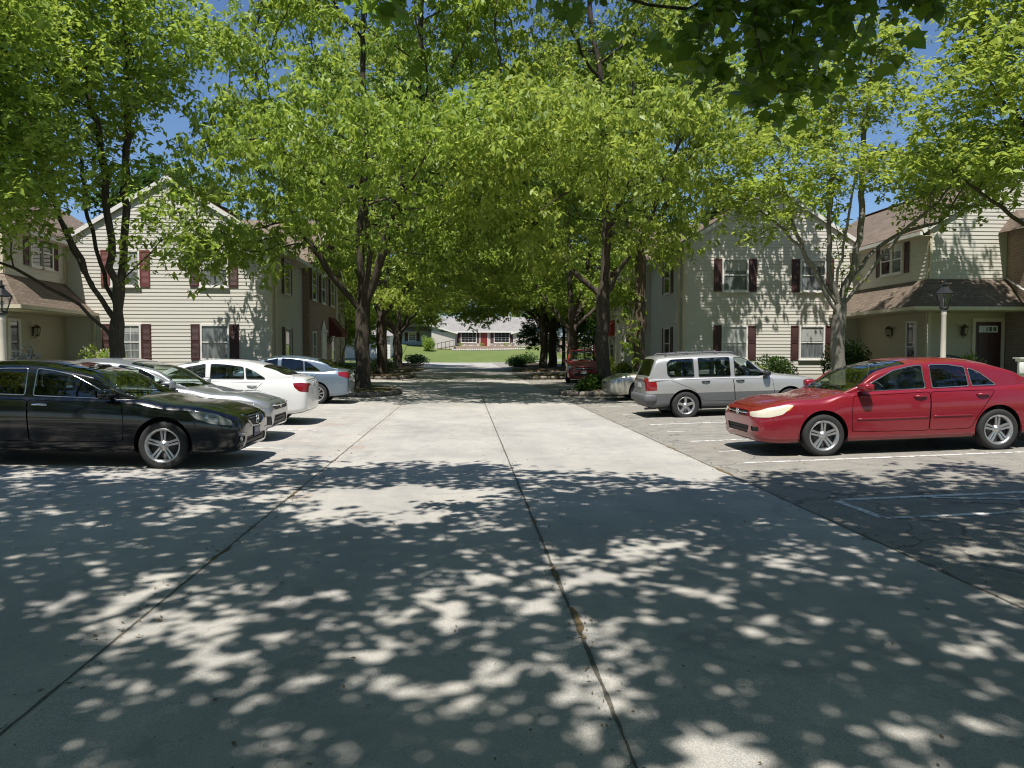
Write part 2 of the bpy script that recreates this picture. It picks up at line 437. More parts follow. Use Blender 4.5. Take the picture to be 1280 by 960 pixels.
def strip(name, pts, w, dz, mat, jit=.3, n=160):
    """painted or dirt line on the paving, with slightly uneven edges"""
    mb = MB(); rr = random.Random(len(pts) + int(w * 1000) + int(pts[0][1] * 10))
    P = []
    for (a, b) in zip(pts, pts[1:]):
        k = max(2, int(n * math.dist(a, b) / 60))
        for i in range(k): P.append((a[0] + (b[0] - a[0]) * i / k, a[1] + (b[1] - a[1]) * i / k))
    P.append(pts[-1]); L = []; sa = sb = 0.0
    for i, p in enumerate(P):
        q = P[min(i + 1, len(P) - 1)]; o = P[max(i - 1, 0)]; d = Vector((q[0] - o[0], q[1] - o[1])); d.normalize()
        sa = sa * .86 + rr.uniform(-jit, jit) * .5; sb = sb * .86 + rr.uniform(-jit, jit) * .5; tp = min(1, .15 + 4 * min(i, len(P) - 1 - i) / len(P)) if 'moss' in name else 1; a = w / 2 * max(.15, 1 + sa) * tp; b = w / 2 * max(.15, 1 + sb) * tp
        l = (p[0] - d.y * a, p[1] + d.x * a); r = (p[0] + d.y * b, p[1] - d.x * b)
        L.append(((l[0], l[1], gz(*l) + dz), (r[0], r[1], gz(*r) + dz)))
    for (a, b), (c, d) in zip(L, L[1:]): mb.quad([b, d, c, a])
    return tag(mb.obj(name, mat), kind='structure')
strip('road_joint', [(.66, 1), (.67, 96)], .021, .003, M['joint'], .5, 2600)
strip('road_joint', [(-1.95, 1), (-1.95, 88)], .015, .003, M['joint'], .5, 2600)
strip('road_joint', [(3.5, 1), (3.5, 60)], .022, .003, M['joint'], .5, 2200)
for y in (-2, 9.2, 18.9, 28.4, 38, 47.5, 57, 66.5, 76): strip('road_joint', [(-8.3, y), (3.46, y)], .009, .0025, M['joint'], .5, 300)
for (x, y, l) in ((.665, 4.2, .5), (.655, 5.3, .3), (-1.95, 5.9, .5), (-1.94, 8.4, .7), (-1.95, 11.2, .6), (3.5, 9.6, .8), (3.49, 12.2, .7), (.665, 7.0, .25)):
    strip('joint_moss', [(x, y), (x + .01, y + l)], .042, .005, M['moss'], .9, 2600)
for y in (7.93, 10.72, 13.42, 16.62, 19.35, 22.3, 25.0):
    strip('parking_stripe', [(4.06, y), (8.95, y + .06)], .095, .004, M['stripe'], .12)
strip('parking_stripe', [(4.05, 7.02), (8.9, 7.08)], .085, .004, M['stripe'], .12)
strip('parking_stripe', [(4.03, 7.05), (4.0, 7.88)], .085, .0045, M['stripe'], .12)
strip('parking_stripe', [(5.05, 7.86), (7.4, 7.10)], .075, .0045, M['stripe'], .12)
for y in (15.1, 18.0, 12.0): strip('parking_stripe', [(4.1, y), (4.6, y)], .07, .004, M['stripe'], .2)
for y in (12.75, 15.7, 18.75, 21.75): strip('parking_stripe', [(-8.1, y), (-3.0, y)], .08, .004, M['stripe'], .15)

def litter(name, n, seed, x0, x1, y0, y1, size, mat, power=1.0):
    """fallen bits lying on the paving, one countless scatter"""
    rr = random.Random(seed); mb = MB()
    for i in range(n):
        x = rr.uniform(x0, x1); y = y0 + (y1 - y0) * rr.random() ** power; a = rr.random() * 6.28; s = size * rr.uniform(.4, 1.4); w = s * rr.uniform(.18, .5); z = gz(x, y) + .006; u = rr.uniform(0, .012); ca, sa = math.cos(a), math.sin(a)
        mb.quad([(x - ca * s, y - sa * s, z), (x + sa * w, y - ca * w, z + u), (x + ca * s, y + sa * s, z + u * .5), (x - sa * w, y + ca * w, z + .002)])
    tag(mb.obj(name, mat), kind='stuff')
M['litter'] = plain('dry_bits', (.16, .115, .06), .9, var=.6, scale=3)
litter('leaf_litter', 900, 5, -7, 8, 2, 26, .014, M['litter'], 1.6); litter('leaf_litter', 500, 6, -2.1, -1.8, 2.5, 26, .018, M['litter'], 1.2); litter('leaf_litter', 420, 7, .58, .76, 2.2, 26, .014, M['litter'], 1.5)
litter('leaf_litter', 700, 8, -4.2, -2.2, 24, 60, .035, M['litter']); litter('leaf_litter', 600, 9, 3.2, 4.4, 24, 60, .035, M['litter']); litter('leaf_litter', 300, 10, 3.4, 3.7, 3, 24, .02, M['litter'])
# ------------------------------------------------------------------ plants
DIAMOND = [(0, 0, 0), (.38, .27, .03), (1, 0, -.10), (.38, -.27, .03)]
LEAFLET = [(0, 0, 0), (.45, .24, .03), (1, 0, -.16), (.45, -.24, .03)]
LANCE = [(0, 0, 0), (.35, .19, .02), (1, 0, -.14), (.35, -.19, .02)]
MAPLE = [(0, 0, 0), (.10, .30, 0), (.05, .52, -.05), (.30, .38, 0), (.52, .60, -.06), (.56, .30, .01), (.72, .24, 0), (1, 0, -.1),
         (.72, -.24, 0), (.56, -.30, .01), (.52, -.60, -.06), (.30, -.38, 0), (.05, -.52, -.05), (.10, -.30, 0)]

def leaves_mesh(name, P, A, N, S, tpl, mat, rng, tint=None):
    """one leaf face per point: P place, A axis, N normal, S size"""
    K = len(P); T = np.array(tpl, float); m = len(T)
    A = A / (np.linalg.norm(A, axis=1, keepdims=True) + 1e-9)
    B = np.cross(N, A); B /= (np.linalg.norm(B, axis=1, keepdims=True) + 1e-9)
    Nn = np.cross(A, B)
    V = P[:, None, :] + S[:, None, None] * (T[None, :, 0:1] * A[:, None, :] + T[None, :, 1:2] * B[:, None, :] + T[None, :, 2:3] * Nn[:, None, :])
    V = V.reshape(-1, 3)
    me = bpy.data.meshes.new(name)
    me.vertices.add(K * m); me.loops.add(K * m); me.polygons.add(K)
    me.vertices.foreach_set('co', V.astype(np.float32).ravel())
    me.loops.foreach_set('vertex_index', np.arange(K * m, dtype=np.int32))
    me.polygons.foreach_set('loop_start', np.arange(0, K * m, m, dtype=np.int32))
    try: me.polygons.foreach_set('loop_total', np.full(K, m, dtype=np.int32))
    except Exception: pass
    me.materials.append(mat); me.update(calc_edges=True)
    if tint is None: tint = rng.random(K)
    at = me.attributes.new('tint', 'FLOAT', 'POINT'); at.data.foreach_set('value', np.repeat(np.clip(tint, 0, 1), m).astype(np.float32))
    return me

def whorls(C, rng, m=6, size=.17, droop=.45, jit=.06, up=1.0):
    """m leaves round each centre, drooping; returns P, A, N, S, tint"""
    K = len(C)
    ph = rng.random((K, 1)) * 6.283 + np.arange(m)[None, :] * 6.283 / m + rng.normal(0, .35, (K, m))
    el = -droop + rng.normal(0, .35, (K, m))
    A = np.stack([np.cos(ph) * np.cos(el), np.sin(ph) * np.cos(el), np.sin(el)], -1)
    N = np.zeros_like(A); N[..., 2] = up; N += rng.normal(0, .38, A.shape)
    P = C[:, None, :] + rng.normal(0, jit, A.shape) + A * .02
    S = size * (.5 + .95 * rng.random((K, 1)) ** 1.3) * (.8 + .4 * rng.random((K, m)))
    ti = np.repeat(rng.random((K, 1)) ** 1.2, m, 1) * .8 + rng.random((K, m)) * .25
    return P.reshape(-1, 3), A.reshape(-1, 3), N.reshape(-1, 3), S.ravel(), ti.ravel()

def sample_blobs(blobs, n, rng, shell=.35):
    """points in a union of ellipsoids (cx,cy,cz,rx,ry,rz[,weight])"""
    w = np.array([b[3] * b[4] * b[5] * (b[6] if len(b) > 6 else 1) for b in blobs]) ** .8; w /= w.sum()
    idx = rng.choice(len(blobs), n, p=w); d = rng.normal(size=(n, 3)); d /= np.linalg.norm(d, axis=1, keepdims=True)
    r = rng.random(n) ** shell
    Bm = np.array([b[:6] for b in blobs])[idx]
    return Bm[:, :3] + d * r[:, None] * Bm[:, 3:6]

def skeleton(trunks, attr, rng, step=.5, infl=6., kill=.9, jit=.25, lift=.06, iters=120, maxn=14000):
    """space colonisation: trunks = polylines sharing their first point; returns node positions, parents"""
    pos = [np.array(trunks[0][0], float)]; par = [-1]
    for tr in trunks:
        last = 0
        start = 1
        if not np.allclose(tr[0], pos[0]):
            d = [np.linalg.norm(p - np.array(tr[0])) for p in pos]; last = int(np.argmin(d))
        for q in tr[start:]:
            a = pos[last]; q = np.array(q, float); k = max(1, int(np.linalg.norm(q - a) / step))
            for i in range(1, k + 1):
                pos.append(a + (q - a) * i / k + (rng.normal(0, .035, 3) if i < k else 0)); par.append(last); last = len(pos) - 1
    attr = attr.copy(); alive = np.ones(len(attr), bool)
    nd = np.full(len(attr), 1e9); ni = np.zeros(len(attr), int); done = 0
    for it in range(iters):
        Pn = np.array(pos[done:])
        if len(Pn):
            for c0 in range(0, len(Pn), 400):
                D = np.linalg.norm(attr[:, None, :] - Pn[None, c0:c0 + 400, :], axis=2); j = D.argmin(1); dm = D[np.arange(len(attr)), j]
                b = dm < nd; nd[b] = dm[b]; ni[b] = j[b] + done + c0
            done = len(pos)
        alive &= nd > kill
        act = alive & (nd < infl if it > 8 else alive)
        if not act.any() or len(pos) > maxn: break
        new = 0
        for n_ in np.unique(ni[act]):
            s = attr[act & (ni == n_)] - pos[n_]; s /= np.linalg.norm(s, axis=1, keepdims=True)
            d = s.mean(0) + rng.normal(0, jit, 3) * .5 + np.array([0, 0, lift])
            if par[n_] >= 0:
                pd = pos[n_] - pos[par[n_]]; d = d / (np.linalg.norm(d) + 1e-9) + .45 * pd / (np.linalg.norm(pd) + 1e-9)
            L = np.linalg.norm(d)
            if L < 1e-3: continue
            q = pos[n_] + d / L * step
            pos.append(q); par.append(int(n_)); new += 1
        if not new: break
    return np.array(pos), par

def branch_mesh(name, pos, par, r0, rt, mat, flare=1.35, ex=2.3, minr=.006):
    n = len(pos); kids = [[] for _ in range(n)]
    for i, p in enumerate(par):
        if p >= 0: kids[p].append(i)
    rad = np.zeros(n)
    for i in range(n - 1, -1, -1):
        rad[i] = minr if not kids[i] else sum(rad[k] ** ex for k in kids[i]) ** (1 / ex) + .0006
    k = (rt / rad[0]) if rt else 1
    g = np.clip((rad - minr) / (rad[0] - minr + 1e-9), 0, 1) ** .5
    rad = rad * (1 + (k - 1) * g)
    mb = MB(); st = [(0, None)]
    while st:
        i, pre = st.pop(); ch = [] if pre is None else [pre]
        while True:
            ch.append(i)
            if not kids[i]: break
            ks = sorted(kids[i], key=lambda q: -rad[q])
            for q in ks[1:]: st.append((q, i))
            i = ks[0]
        if len(ch) < 2: continue
        rr = [rad[q] for q in ch]
        if pre is not None: rr[0] = min(rad[ch[0]], rad[ch[1]] * 1.15)
        else: rr[0] *= flare; rr[1] *= 1 + (flare - 1) * .3
        mx = max(rr); sides = 14 if mx > .12 else 8 if mx > .05 else 5 if mx > .02 else 3
        mb.tube([pos[q] for q in ch], rr, sides, caps=False)
    return mb.mesh(name, mat), rad, kids

def make_tree(seed, trunks, blobs, nattr, rt, leaf, bark, nwh=3, size=.17, m=6, tpl=DIAMOND, spread=.32, droop=.45, step=.5, kill=.85,
              leaf_rad=.03, shell=.35, infl=7., keep=None, lift=.06, minr=.006, flare=1.35, drop=0.):
    rng = np.random.default_rng(seed)
    attr = sample_blobs(blobs, nattr, rng, shell)
    if keep is not None: attr = attr[keep(attr)]
    pos, par = skeleton(trunks, attr, rng, step, infl, kill, lift=lift)
    tm, rad, kids = branch_mesh('trunk', pos, par, 0, rt, bark, flare, minr=minr)
    sel = np.where(rad < leaf_rad)[0]
    if drop: sel = sel[rng.random(len(sel)) > drop]
    tip = np.array([len(kids[i]) == 0 for i in sel])
    cnt = np.where(tip, nwh * 2, nwh)
    C = np.repeat(pos[sel], cnt, axis=0); C = C + rng.normal(0, spread, C.shape) * np.array([1, 1, .8])
    if keep is not None: C = C[keep(C)]
    P, A, N, S, ti = whorls(C, rng, m, size, droop)
    lm = leaves_mesh('crown', P, A, N, S, tpl, leaf, rng, ti)
    return tm, lm

def plant_tree(name, label, tm, lm, loc, rotz=0, sc=(1, 1, 1), group=None):
    t = thing(name, label, 'tree', loc, rotz, group); t.scale = sc
    link('trunk', tm, t); link('crown', lm, t)
    return t

def bush(name, label, x, y, rx, ry, h, n, size, leaf, seed, cat='shrub', group=None, tpl=DIAMOND, z=None, stems=8, flowers=0):
    rng = np.random.default_rng(seed); z0 = gz(x, y) if z is None else z
    t = thing(name, label, cat, (x, y, z0 - .02), 0, group)
    k = 9; cs = np.stack([rng.uniform(-.55, .55, k) * rx, rng.uniform(-.55, .55, k) * ry, rng.uniform(.35, .68, k) * h], -1)
    bl = [(c[0], c[1], c[2], rx * .52, ry * .52, h * .33) for c in cs] + [(0, 0, h * .36, rx * .85, ry * .85, h * .34)]
    C = sample_blobs(bl, n, rng, .22); C[:, 2] = np.abs(C[:, 2])
    d = C - np.array([0, 0, h * .3]); d /= np.linalg.norm(d, axis=1, keepdims=True)
    A = d + rng.normal(0, .7, d.shape); N = d * .6 + rng.normal(0, .5, d.shape) + np.array([0, 0, .5])
    S = size * (.6 + .8 * rng.random(n))
    link('foliage', leaves_mesh('foliage', C, A, N, S, tpl, leaf, rng), t)
    mb = MB()
    for i in range(stems):
        e = C[rng.integers(n)]; mb.tube([(e[0] * .12, e[1] * .12, 0), (e[0] * .5, e[1] * .5, e[2] * .55), tuple(e)], [.018, .012, .005], 5)
    mb.obj('stem', M['bark'], t)
    if flowers:
        i = rng.choice(n, flowers); link('blossom', leaves_mesh('blossom', C[i] * 1.06, d[i], N[i], np.full(flowers, size * 1.2), DIAMOND, M['flower'], rng), t)
    return t

def blade_plant(name, label, x, y, r, h, n, leaf, seed, z=None, w=.035):
    """arching strap leaves from one clump"""
    rng = random.Random(seed); z0 = gz(x, y) if z is None else z
    t = thing(name, label, 'plant', (x, y, z0 - .01))
    V = []; F = []; T = []
    for i in range(n):
        a = rng.random() * 6.283; rr = r * (.4 + .6 * rng.random()); hh = h * (.6 + .4 * rng.random()); tv = rng.random(); sx, sy = -math.sin(a), math.cos(a)
        k0 = len(V)
        for k in range(6):
            u = k / 5; d = rr * u; zz = hh * (1.9 * u - 1.25 * u * u) ; ww = w * (1 - u * .92) * (.7 + .6 * min(u * 3, 1))
            V += [(math.cos(a) * d + sx * ww, math.sin(a) * d + sy * ww, max(zz, 0)), (math.cos(a) * d - sx * ww, math.sin(a) * d - sy * ww, max(zz, 0))]; T += [tv, tv]
        for k in range(5): F.append((k0 + 2 * k, k0 + 2 * k + 1, k0 + 2 * k + 3, k0 + 2 * k + 2))
    me = bpy.data.meshes.new('foliage'); me.from_pydata(V, [], F); me.materials.append(leaf)
    at = me.attributes.new('tint', 'FLOAT', 'POINT'); at.data.foreach_set('value', T)
    link('foliage', me, t)
    mb = MB(); mb.lathe([(.001, -.02), (.09, 0), (.07, .06), (.001, .08)], sides=8); mb.obj('crown', M['bark'], t)
    return t

def big_blobs(rng, H, base, rad, n, lean=(0, 0), mid=.0):
    """broad crown from base to H, radius rad, as many separate flattened leaf layers with gaps between"""
    out = []; N = n * 6
    for i in range(N):
        u = (i + rng.random()) / N; z = base + (H - base) * u
        R_ = rad * math.sin(math.pi * min(1, .20 + .74 * u) ** .9) ** .6 if u < .985 else rad * .25
        a = i * 2.39996 + rng.uniform(-.3, .3); f = rng.uniform(.30, 1.0) ** .6; s = rng.uniform(.75, 1.35) * rad / 5.6
        out.append((lean[0] * u + math.cos(a) * R_ * f, lean[1] * u + math.sin(a) * R_ * f, z, s, s, s * .5))
    return out

rg = random.Random(3)
# --- street trees: two full crowned maples and a second pair of shapes, reused down the drive
tA = make_tree(11, [[(0, 0, -.1), (.02, .0, 2.2), (.0, .1, 3.0), (-.1, .2, 6.5), (.2, .3, 10)], [(0, .05, 2.7), (-1.0, -.2, 4.2), (-2.3, -1.0, 6.2), (-2.6, -1.2, 8)],
                    [(0, .05, 3.1), (.75, -.5, 4.9), (1.5, -1.2, 7.2), (2.0, -1.6, 9.4)], [(0, .1, 3.0), (.5, -1.6, 5.0), (.4, -3.0, 7.5)], [(0, .1, 3.2), (-.4, 1.7, 5.4), (-.4, 2.6, 8)]],
               big_blobs(rg, 20.5, 5.0, 5.8, 17, (1.1, 0)) + [(4.2, -4.0, 6.2, 1.6, 1.6, .7), (-4, -4.0, 5.2, 1.5, 1.5, .7), (-5, -2.2, 4.6, 1.2, 1.2, .6), (0.6, -6.4, 7.0, 1.8, 1.5, .8), (.5, -8.2, 8.4, 2.2, 1.2, .8), (3.8, -7.6, 7.6, 2.0, 1.3, .8), (-2.5, -7.8, 7.2, 1.8, 1.2, .7), (2.8, -6.6, 8.4, 1.6, 1.4, .8), (-2.6, -6.4, 8.2, 1.7, 1.4, .8), (5.8, -1, 6.4, 1.6, 1.6, .7), (5.6, 2.5, 6.6, 1.6, 1.6, .7), (4.6, -5.4, 9.0, 1.5, 1.5, .9), (-5.4, -3, 7.0, 1.3, 1.3, .8), (-2.5, -2.5, 14, 1.8, 1.5, .9), (1.5, -3, 14.6, 1.9, 1.5, .9), (4, -2.5, 13.6, 1.7, 1.5, .9), (0, -2.5, 16.5, 2, 1.5, 1), (2.6, -1.2, 4.8, 1.1, 1.0, .45), (3.8, 1.0, 4.6, 1.2, 1.1, .45), (-3.2, -3.4, 4.3, 1.0, .9, .4), (3.4, -3.2, 5.0, 1.2, 1.0, .5)],
               6200, .29, M['leaf'], M['bark'], nwh=5, size=.225, m=6, tpl=LEAFLET, droop=.65, spread=.30, step=.45, kill=.60, minr=.009, leaf_rad=.036)
tB = make_tree(23, [[(0, 0, -.1), (-.05, .0, 3.0), (.1, .1, 5.5), (.0, .2, 10.5)], [(0, 0, 3.6), (1.2, -.9, 5.6), (2.2, -1.8, 8.6)], [(0, 0, 3.3), (-1.4, .2, 4.7), (-2.9, -.6, 6.4), (-3.3, -.9, 8.4)],
                    [(0, .1, 4.4), (.6, 1.4, 6.6), (1.6, 2.4, 9)], [(0, .1, 4.0), (-.2, -1.9, 6.0), (-.8, -3.2, 8)]],
               big_blobs(rg, 20.5, 5.4, 5.0, 17, (-.7, 0)) + [(-4.6, -4.0, 6.4, 1.7, 1.6, .8), (-1, -6.0, 7.0, 1.8, 1.5, .8), (-1.4, -7.6, 8.0, 2.2, 1.2, .8), (-4.2, -6.6, 7.4, 1.8, 1.3, .8), (-3.2, -6.2, 8.4, 1.7, 1.5, .9), (1.6, -6.2, 8.8, 1.5, 1.4, .8), (2.0, -4.8, 7.0, 1.4, 1.4, .7), (-5.6, 1, 6.4, 1.6, 1.6, .7), (-5.4, -2, 8.6, 1.5, 1.5, .9), (1.8, -2.0, 5.2, 1.0, 1.0, .5), (-2.6, -1.6, 4.9, 1.1, 1.0, .45), (-3.8, 1.4, 4.7, 1.2, 1.1, .45), (-3.0, -3.6, 5.4, 1.2, 1.0, .5)],
               5400, .26, M['leaf2'], M['bark'], nwh=5, size=.225, m=6, tpl=LEAFLET, droop=.65, spread=.30, step=.45, kill=.60, minr=.009, leaf_rad=.036)
G_ROW = 'tall shade trees lining the drive'
plant_tree('shade_tree', 'tall tree with thick dark trunk left of the drive beside the silver blue sedan', *tA, (-3.95, 30.0, gz(-3.95, 30.0) + .18), 0, (1, 1, 1), G_ROW)
plant_tree('shade_tree', 'tall yellow green tree with straight trunk right of the drive beside the parked red vehicle', *tB, (5.35, 28.8, gz(5.35, 28.8) + .18), 0, (1, 1, 1), G_ROW)
plant_tree('shade_tree', 'second tree from the near end of the row left of the drive', *tB, (-5.0, 46.5, gz(-5, 46.5)), 2.2, (1.2, 1.25, .95), G_ROW)
plant_tree('shade_tree', 'forked tree right of the drive standing just behind the red vehicle', *tA, (6.4, 44.5, gz(6.4, 44.5)), 1.3, (1.05, 1.1, .92), G_ROW)
plant_tree('shade_tree', 'third tree from the near end of the row left of the drive', *tA, (-5.3, 61, gz(-5.3, 61)), 4.0, (1.25, 1.3, .95), G_ROW)
plant_tree('shade_tree', 'left of two close dark trunks at the far right end of the drive', *tB, (6.3, 60.5, gz(6.3, 60.5)), 3.6, (1.25, 1.2, .95), G_ROW)
plant_tree('shade_tree', 'right of two close dark trunks at the far right end of the drive', *tA, (7.4, 63.5, gz(7.4, 63.5)), 5.5, (1.2, 1.25, .95), G_ROW)
plant_tree('shade_tree', 'farthest small tree at the left end of the drive near the white garage', *tB, (-6.6, 77, gz(-6.6, 77)), .7, (1.2, 1.3, .85), G_ROW)

GV = 'unseen trees added behind and beside the viewer to block sky light'  # unseen trees, added to block low sky light and reflect in the cars
for i, (x, y, k) in enumerate(((-27, -17, 0), (-17, -15, 1), (-8, -17.5, 0), (5, -18, 1), (14.5, -15.5, 0), (24, -17, 1), (-22, 2, 1), (26, 4, 0))):
    plant_tree('shade_tree', 'full crowned tree added out of view to block low sky light', *((tA, tB)[k]), (x, y, gz(x, y)), i * 1.3, (1.05, 1.05, .9), GV)
# --- left foreground tree in front of the gable: several stems from a low fork
tC = make_tree(31, [[(0, 0, -.1), (.05, 0, 1.2), (.1, 0, 2.5), (.25, .1, 4.5), (.35, .1, 7.0), (.5, 0, 9.5)], [(.1, 0, 2.3), (.0, -.1, 4.0), (-.15, -.2, 6.5), (-.5, -.3, 9)],
                    [(.08, 0, 2.0), (-.55, -.1, 3.1), (-1.1, -.3, 4.6), (-1.8, -.4, 6.6)], [(.05, 0, 1.8), (-.8, -.3, 2.6), (-1.9, -.6, 3.3), (-2.6, -1.0, 3.7)],
                    [(.1, 0, 2.4), (-.5, .3, 3.8), (-1.0, .5, 5.5), (-1.3, .8, 7.5)], [(.2, 0, 3.1), (1.2, -.5, 4.0), (2.2, -1.2, 4.7)], [(.1, 0, 2.1), (-1.2, .5, 3.9), (-2.2, .9, 5.8)]],
               [(-.6, 0, 10.2, 3.3, 3.2, 2.4), (-2.4, -.6, 7.4, 2.8, 2.8, 2.0), (.3, -1.0, 8.6, 1.9, 2.0, 1.2), (.95, -.6, 6.0, .55, .5, .35), (-.8, .5, 12.2, 2.1, 2.2, 2.0), (-3.6, -1.4, 5.5, 1.6, 1.8, 1.1), (-3.0, -1.6, 3.9, .9, .9, .6),
                (1.9, -1.4, 5.0, .9, .8, .55), (1.0, -.9, 4.3, .4, .4, .3), (2.6, -1, 4.0, .5, .5, .35), (-1.6, -2.4, 6.0, 1.8, 1.6, 1.2), (-1.5, -1.0, 4.6, .7, .7, .5)],
               2600, .205, M['leaf'], M['bark'], nwh=6, size=.18, m=6, tpl=DIAMOND, droop=.4, spread=.30, step=.36, kill=.52)
plant_tree('maple_tree', 'dark stemmed maple with low forking trunk in front of the left gable wall', *tC, (-9.75, 22, gz(-9.75, 22)))

# --- right foreground tree: pale grey trunk, open vase of stems, thin yellow-green leaf layers
tD = make_tree(41, [[(0, 0, -.1), (-.05, 0, 1.5), (.02, 0, 2.7), (.5, .0, 4.2), (.75, .1, 6), (.75, .1, 8.0), (.9, 0, 10.5)], [(.0, 0, 2.5), (-.35, -.1, 3.6), (-.5, -.2, 5.2), (-.4, -.3, 7.5), (-.6, -.2, 9.5)],
                    [(.05, 0, 2.7), (.75, -.3, 3.7), (1.6, -.7, 5.0), (2.6, -1.0, 5.9)], [(.0, 0, 2.4), (-.7, -.2, 3.4), (-1.5, -.4, 4.6), (-2.4, -.6, 5.3)], [(.1, 0, 2.9), (.2, .5, 4.5), (.1, .9, 7)],
                    [(.3, 0, 3.6), (1.3, .3, 4.6), (2.3, .4, 5.2), (3.4, .2, 5.5)], [(-.3, 0, 3.4), (-.2, -.8, 5.2), (-.2, -1.4, 7)], [(-.1, 0, 2.9), (-1.0, .2, 4.2), (-1.6, .2, 5.8), (-2.0, .2, 7.2)]],
               [(-2.6, -.5, 6.1, 1.9, 1.6, .9), (-.6, -1.0, 7.0, 2.0, 1.8, .8), (1.8, -.8, 6.9, 2.0, 1.8, .8), (-3.2, -.6, 7.6, 1.2, 1.3, .7), (3.4, -.2, 6.3, 1.5, 1.5, .7), (.2, .2, 9.3, 1.8, 1.8, 1.2, .5), (-2.8, -.9, 5.1, 1.0, 1.0, .45),
                (1.2, .4, 11.2, 1.6, 1.6, 1.2, .4), (-1.6, .2, 8.6, 1.4, 1.4, .8), (4.4, .2, 7.2, 1.4, 1.4, .8)],
               1500, .23, M['leaf2'], M['bark_grey'], nwh=5, size=.18, m=6, tpl=DIAMOND, droop=.3, spread=.26, step=.33, kill=.5, minr=.007)
plant_tree('maple_tree', 'pale grey barked tree with open spreading stems behind the red sedan', *tD, (12.15, 24, gz(12.15, 24)))

# --- tree at the right edge, its trunk out of frame
tE = make_tree(53, [[(0, 0, -.1), (0, 0, 3.2), (-.3, -.1, 5.5), (-.5, -.2, 8.5), (-.6, 0, 12)], [(0, 0, 3.0), (-1.5, -.3, 4.6), (-3.0, -.5, 5.4), (-4.0, -.6, 6.0)], [(-.2, 0, 4.6), (-1.6, -.4, 6.8), (-3.2, -.8, 8.4)], [(-.2, 0, 4.2), (1.4, .2, 6.5), (2.4, .2, 9)], [(-.3, 0, 5.6), (-1.2, .8, 8), (-2.0, 1.2, 10.5)]],
               [(-3.0, -.6, 8.2, 2.2, 2.2, 1.5), (-4.2, -.6, 6.4, 1.5, 1.5, .9), (-1.0, 0, 10.4, 2.6, 2.6, 2.0), (-2.4, -1.4, 6.2, 1.8, 1.6, 1.0), (1.5, 0, 9, 2.4, 2.4, 2.0), (-2.6, .4, 11.4, 1.8, 1.8, 1.2), (-.5, -1.4, 7.4, 1.8, 1.8, 1.2), (-.8, 0, 13, 2.4, 2.4, 1.6)],
               2000, .25, M['leaf2'], M['bark'], nwh=5, size=.19, m=6, tpl=DIAMOND, droop=.35, spread=.28, step=.36, kill=.52)
plant_tree('maple_tree', 'bright green tree leaning in at the upper right edge in front of the right wing', *tE, (17.2, 20.5, gz(17, 20.5)))
# --- tree at the left edge
tF = make_tree(61, [[(0, 0, -.1), (0, 0, 2.6), (.2, 0, 5), (.2, 0, 9)], [(0, 0, 2.8), (1.4, .2, 4.6), (2.4, .4, 6.6)], [(0, 0, 3.0), (.9, -1.0, 5), (1.6, -1.8, 6.8)], [(0, 0, 3.2), (-1.4, 0, 5.2), (-2.2, 0, 8)], [(0, .1, 3.4), (.6, 1.4, 5.6), (1, 2.0, 8)]],
               [(1.6, .2, 6.4, 2.2, 2.2, 1.7), (2.4, .4, 4.6, 1.5, 1.6, .8), (0, 0, 9, 3.4, 3.4, 2.6), (2.6, -.6, 8.4, 1.9, 1.9, 1.4), (-2, 0, 7, 2.2, 2.2, 2), (1.4, -2.0, 6.6, 1.8, 1.7, 1.4), (3.2, .6, 6.0, 1.1, 1.1, .8)],
               2200, .19, M['leaf'], M['bark'], nwh=6, size=.175, m=6, tpl=DIAMOND, droop=.35, spread=.28, step=.36, kill=.52)
plant_tree('maple_tree', 'dark shaded maple crown spreading in from the left edge above the lamp post', *tF, (-12.9, 17.2, gz(-12.9, 17.2)))
# --- brown trunk close to the right building, vine-like stems beside it
tG = make_tree(71, [[(0, 0, -.1), (.05, 0, 3), (.1, 0, 6.5), (.2, .1, 10)], [(.1, 0, 5.4), (-1.0, -.4, 7.4), (-1.6, -.6, 9.4)], [(.1, 0, 5.8), (1.3, -.3, 7.8), (2.2, -.5, 9.4)], [(0, 0, .2), (-.32, -.1, 1.6), (-.36, -.1, 4.2), (-.15, 0, 6.2)]],
               [(0, 0, 11.2, 1.9, 1.8, 1.2), (-2.0, -.6, 8.4, 1.6, 1.4, 1.0), (1.6, -.6, 11, 2, 1.6, 1.2), (.2, 0, 13, 2.4, 2.0, 1.4), (2.8, -1.2, 9.2, 1.6, 1.2, .8), (4.4, -1.4, 10.4, 1.6, 1.2, .9), (3.4, -.8, 12.4, 1.8, 1.4, 1.0), (5.6, -1.0, 12.0, 1.6, 1.3, .9), (6.4, -1.6, 9.6, 1.3, 1.1, .7)],
               2400, .24, M['leaf'], M['bark_brown'], nwh=5, size=.22, m=6, tpl=LEAFLET, droop=.5, spread=.3, step=.42, kill=.6)
plant_tree('shade_tree', 'brown trunked tree standing close against the right apartment building wall', *tG, (7.15, 30.9, gz(7.15, 30.9) + .15))

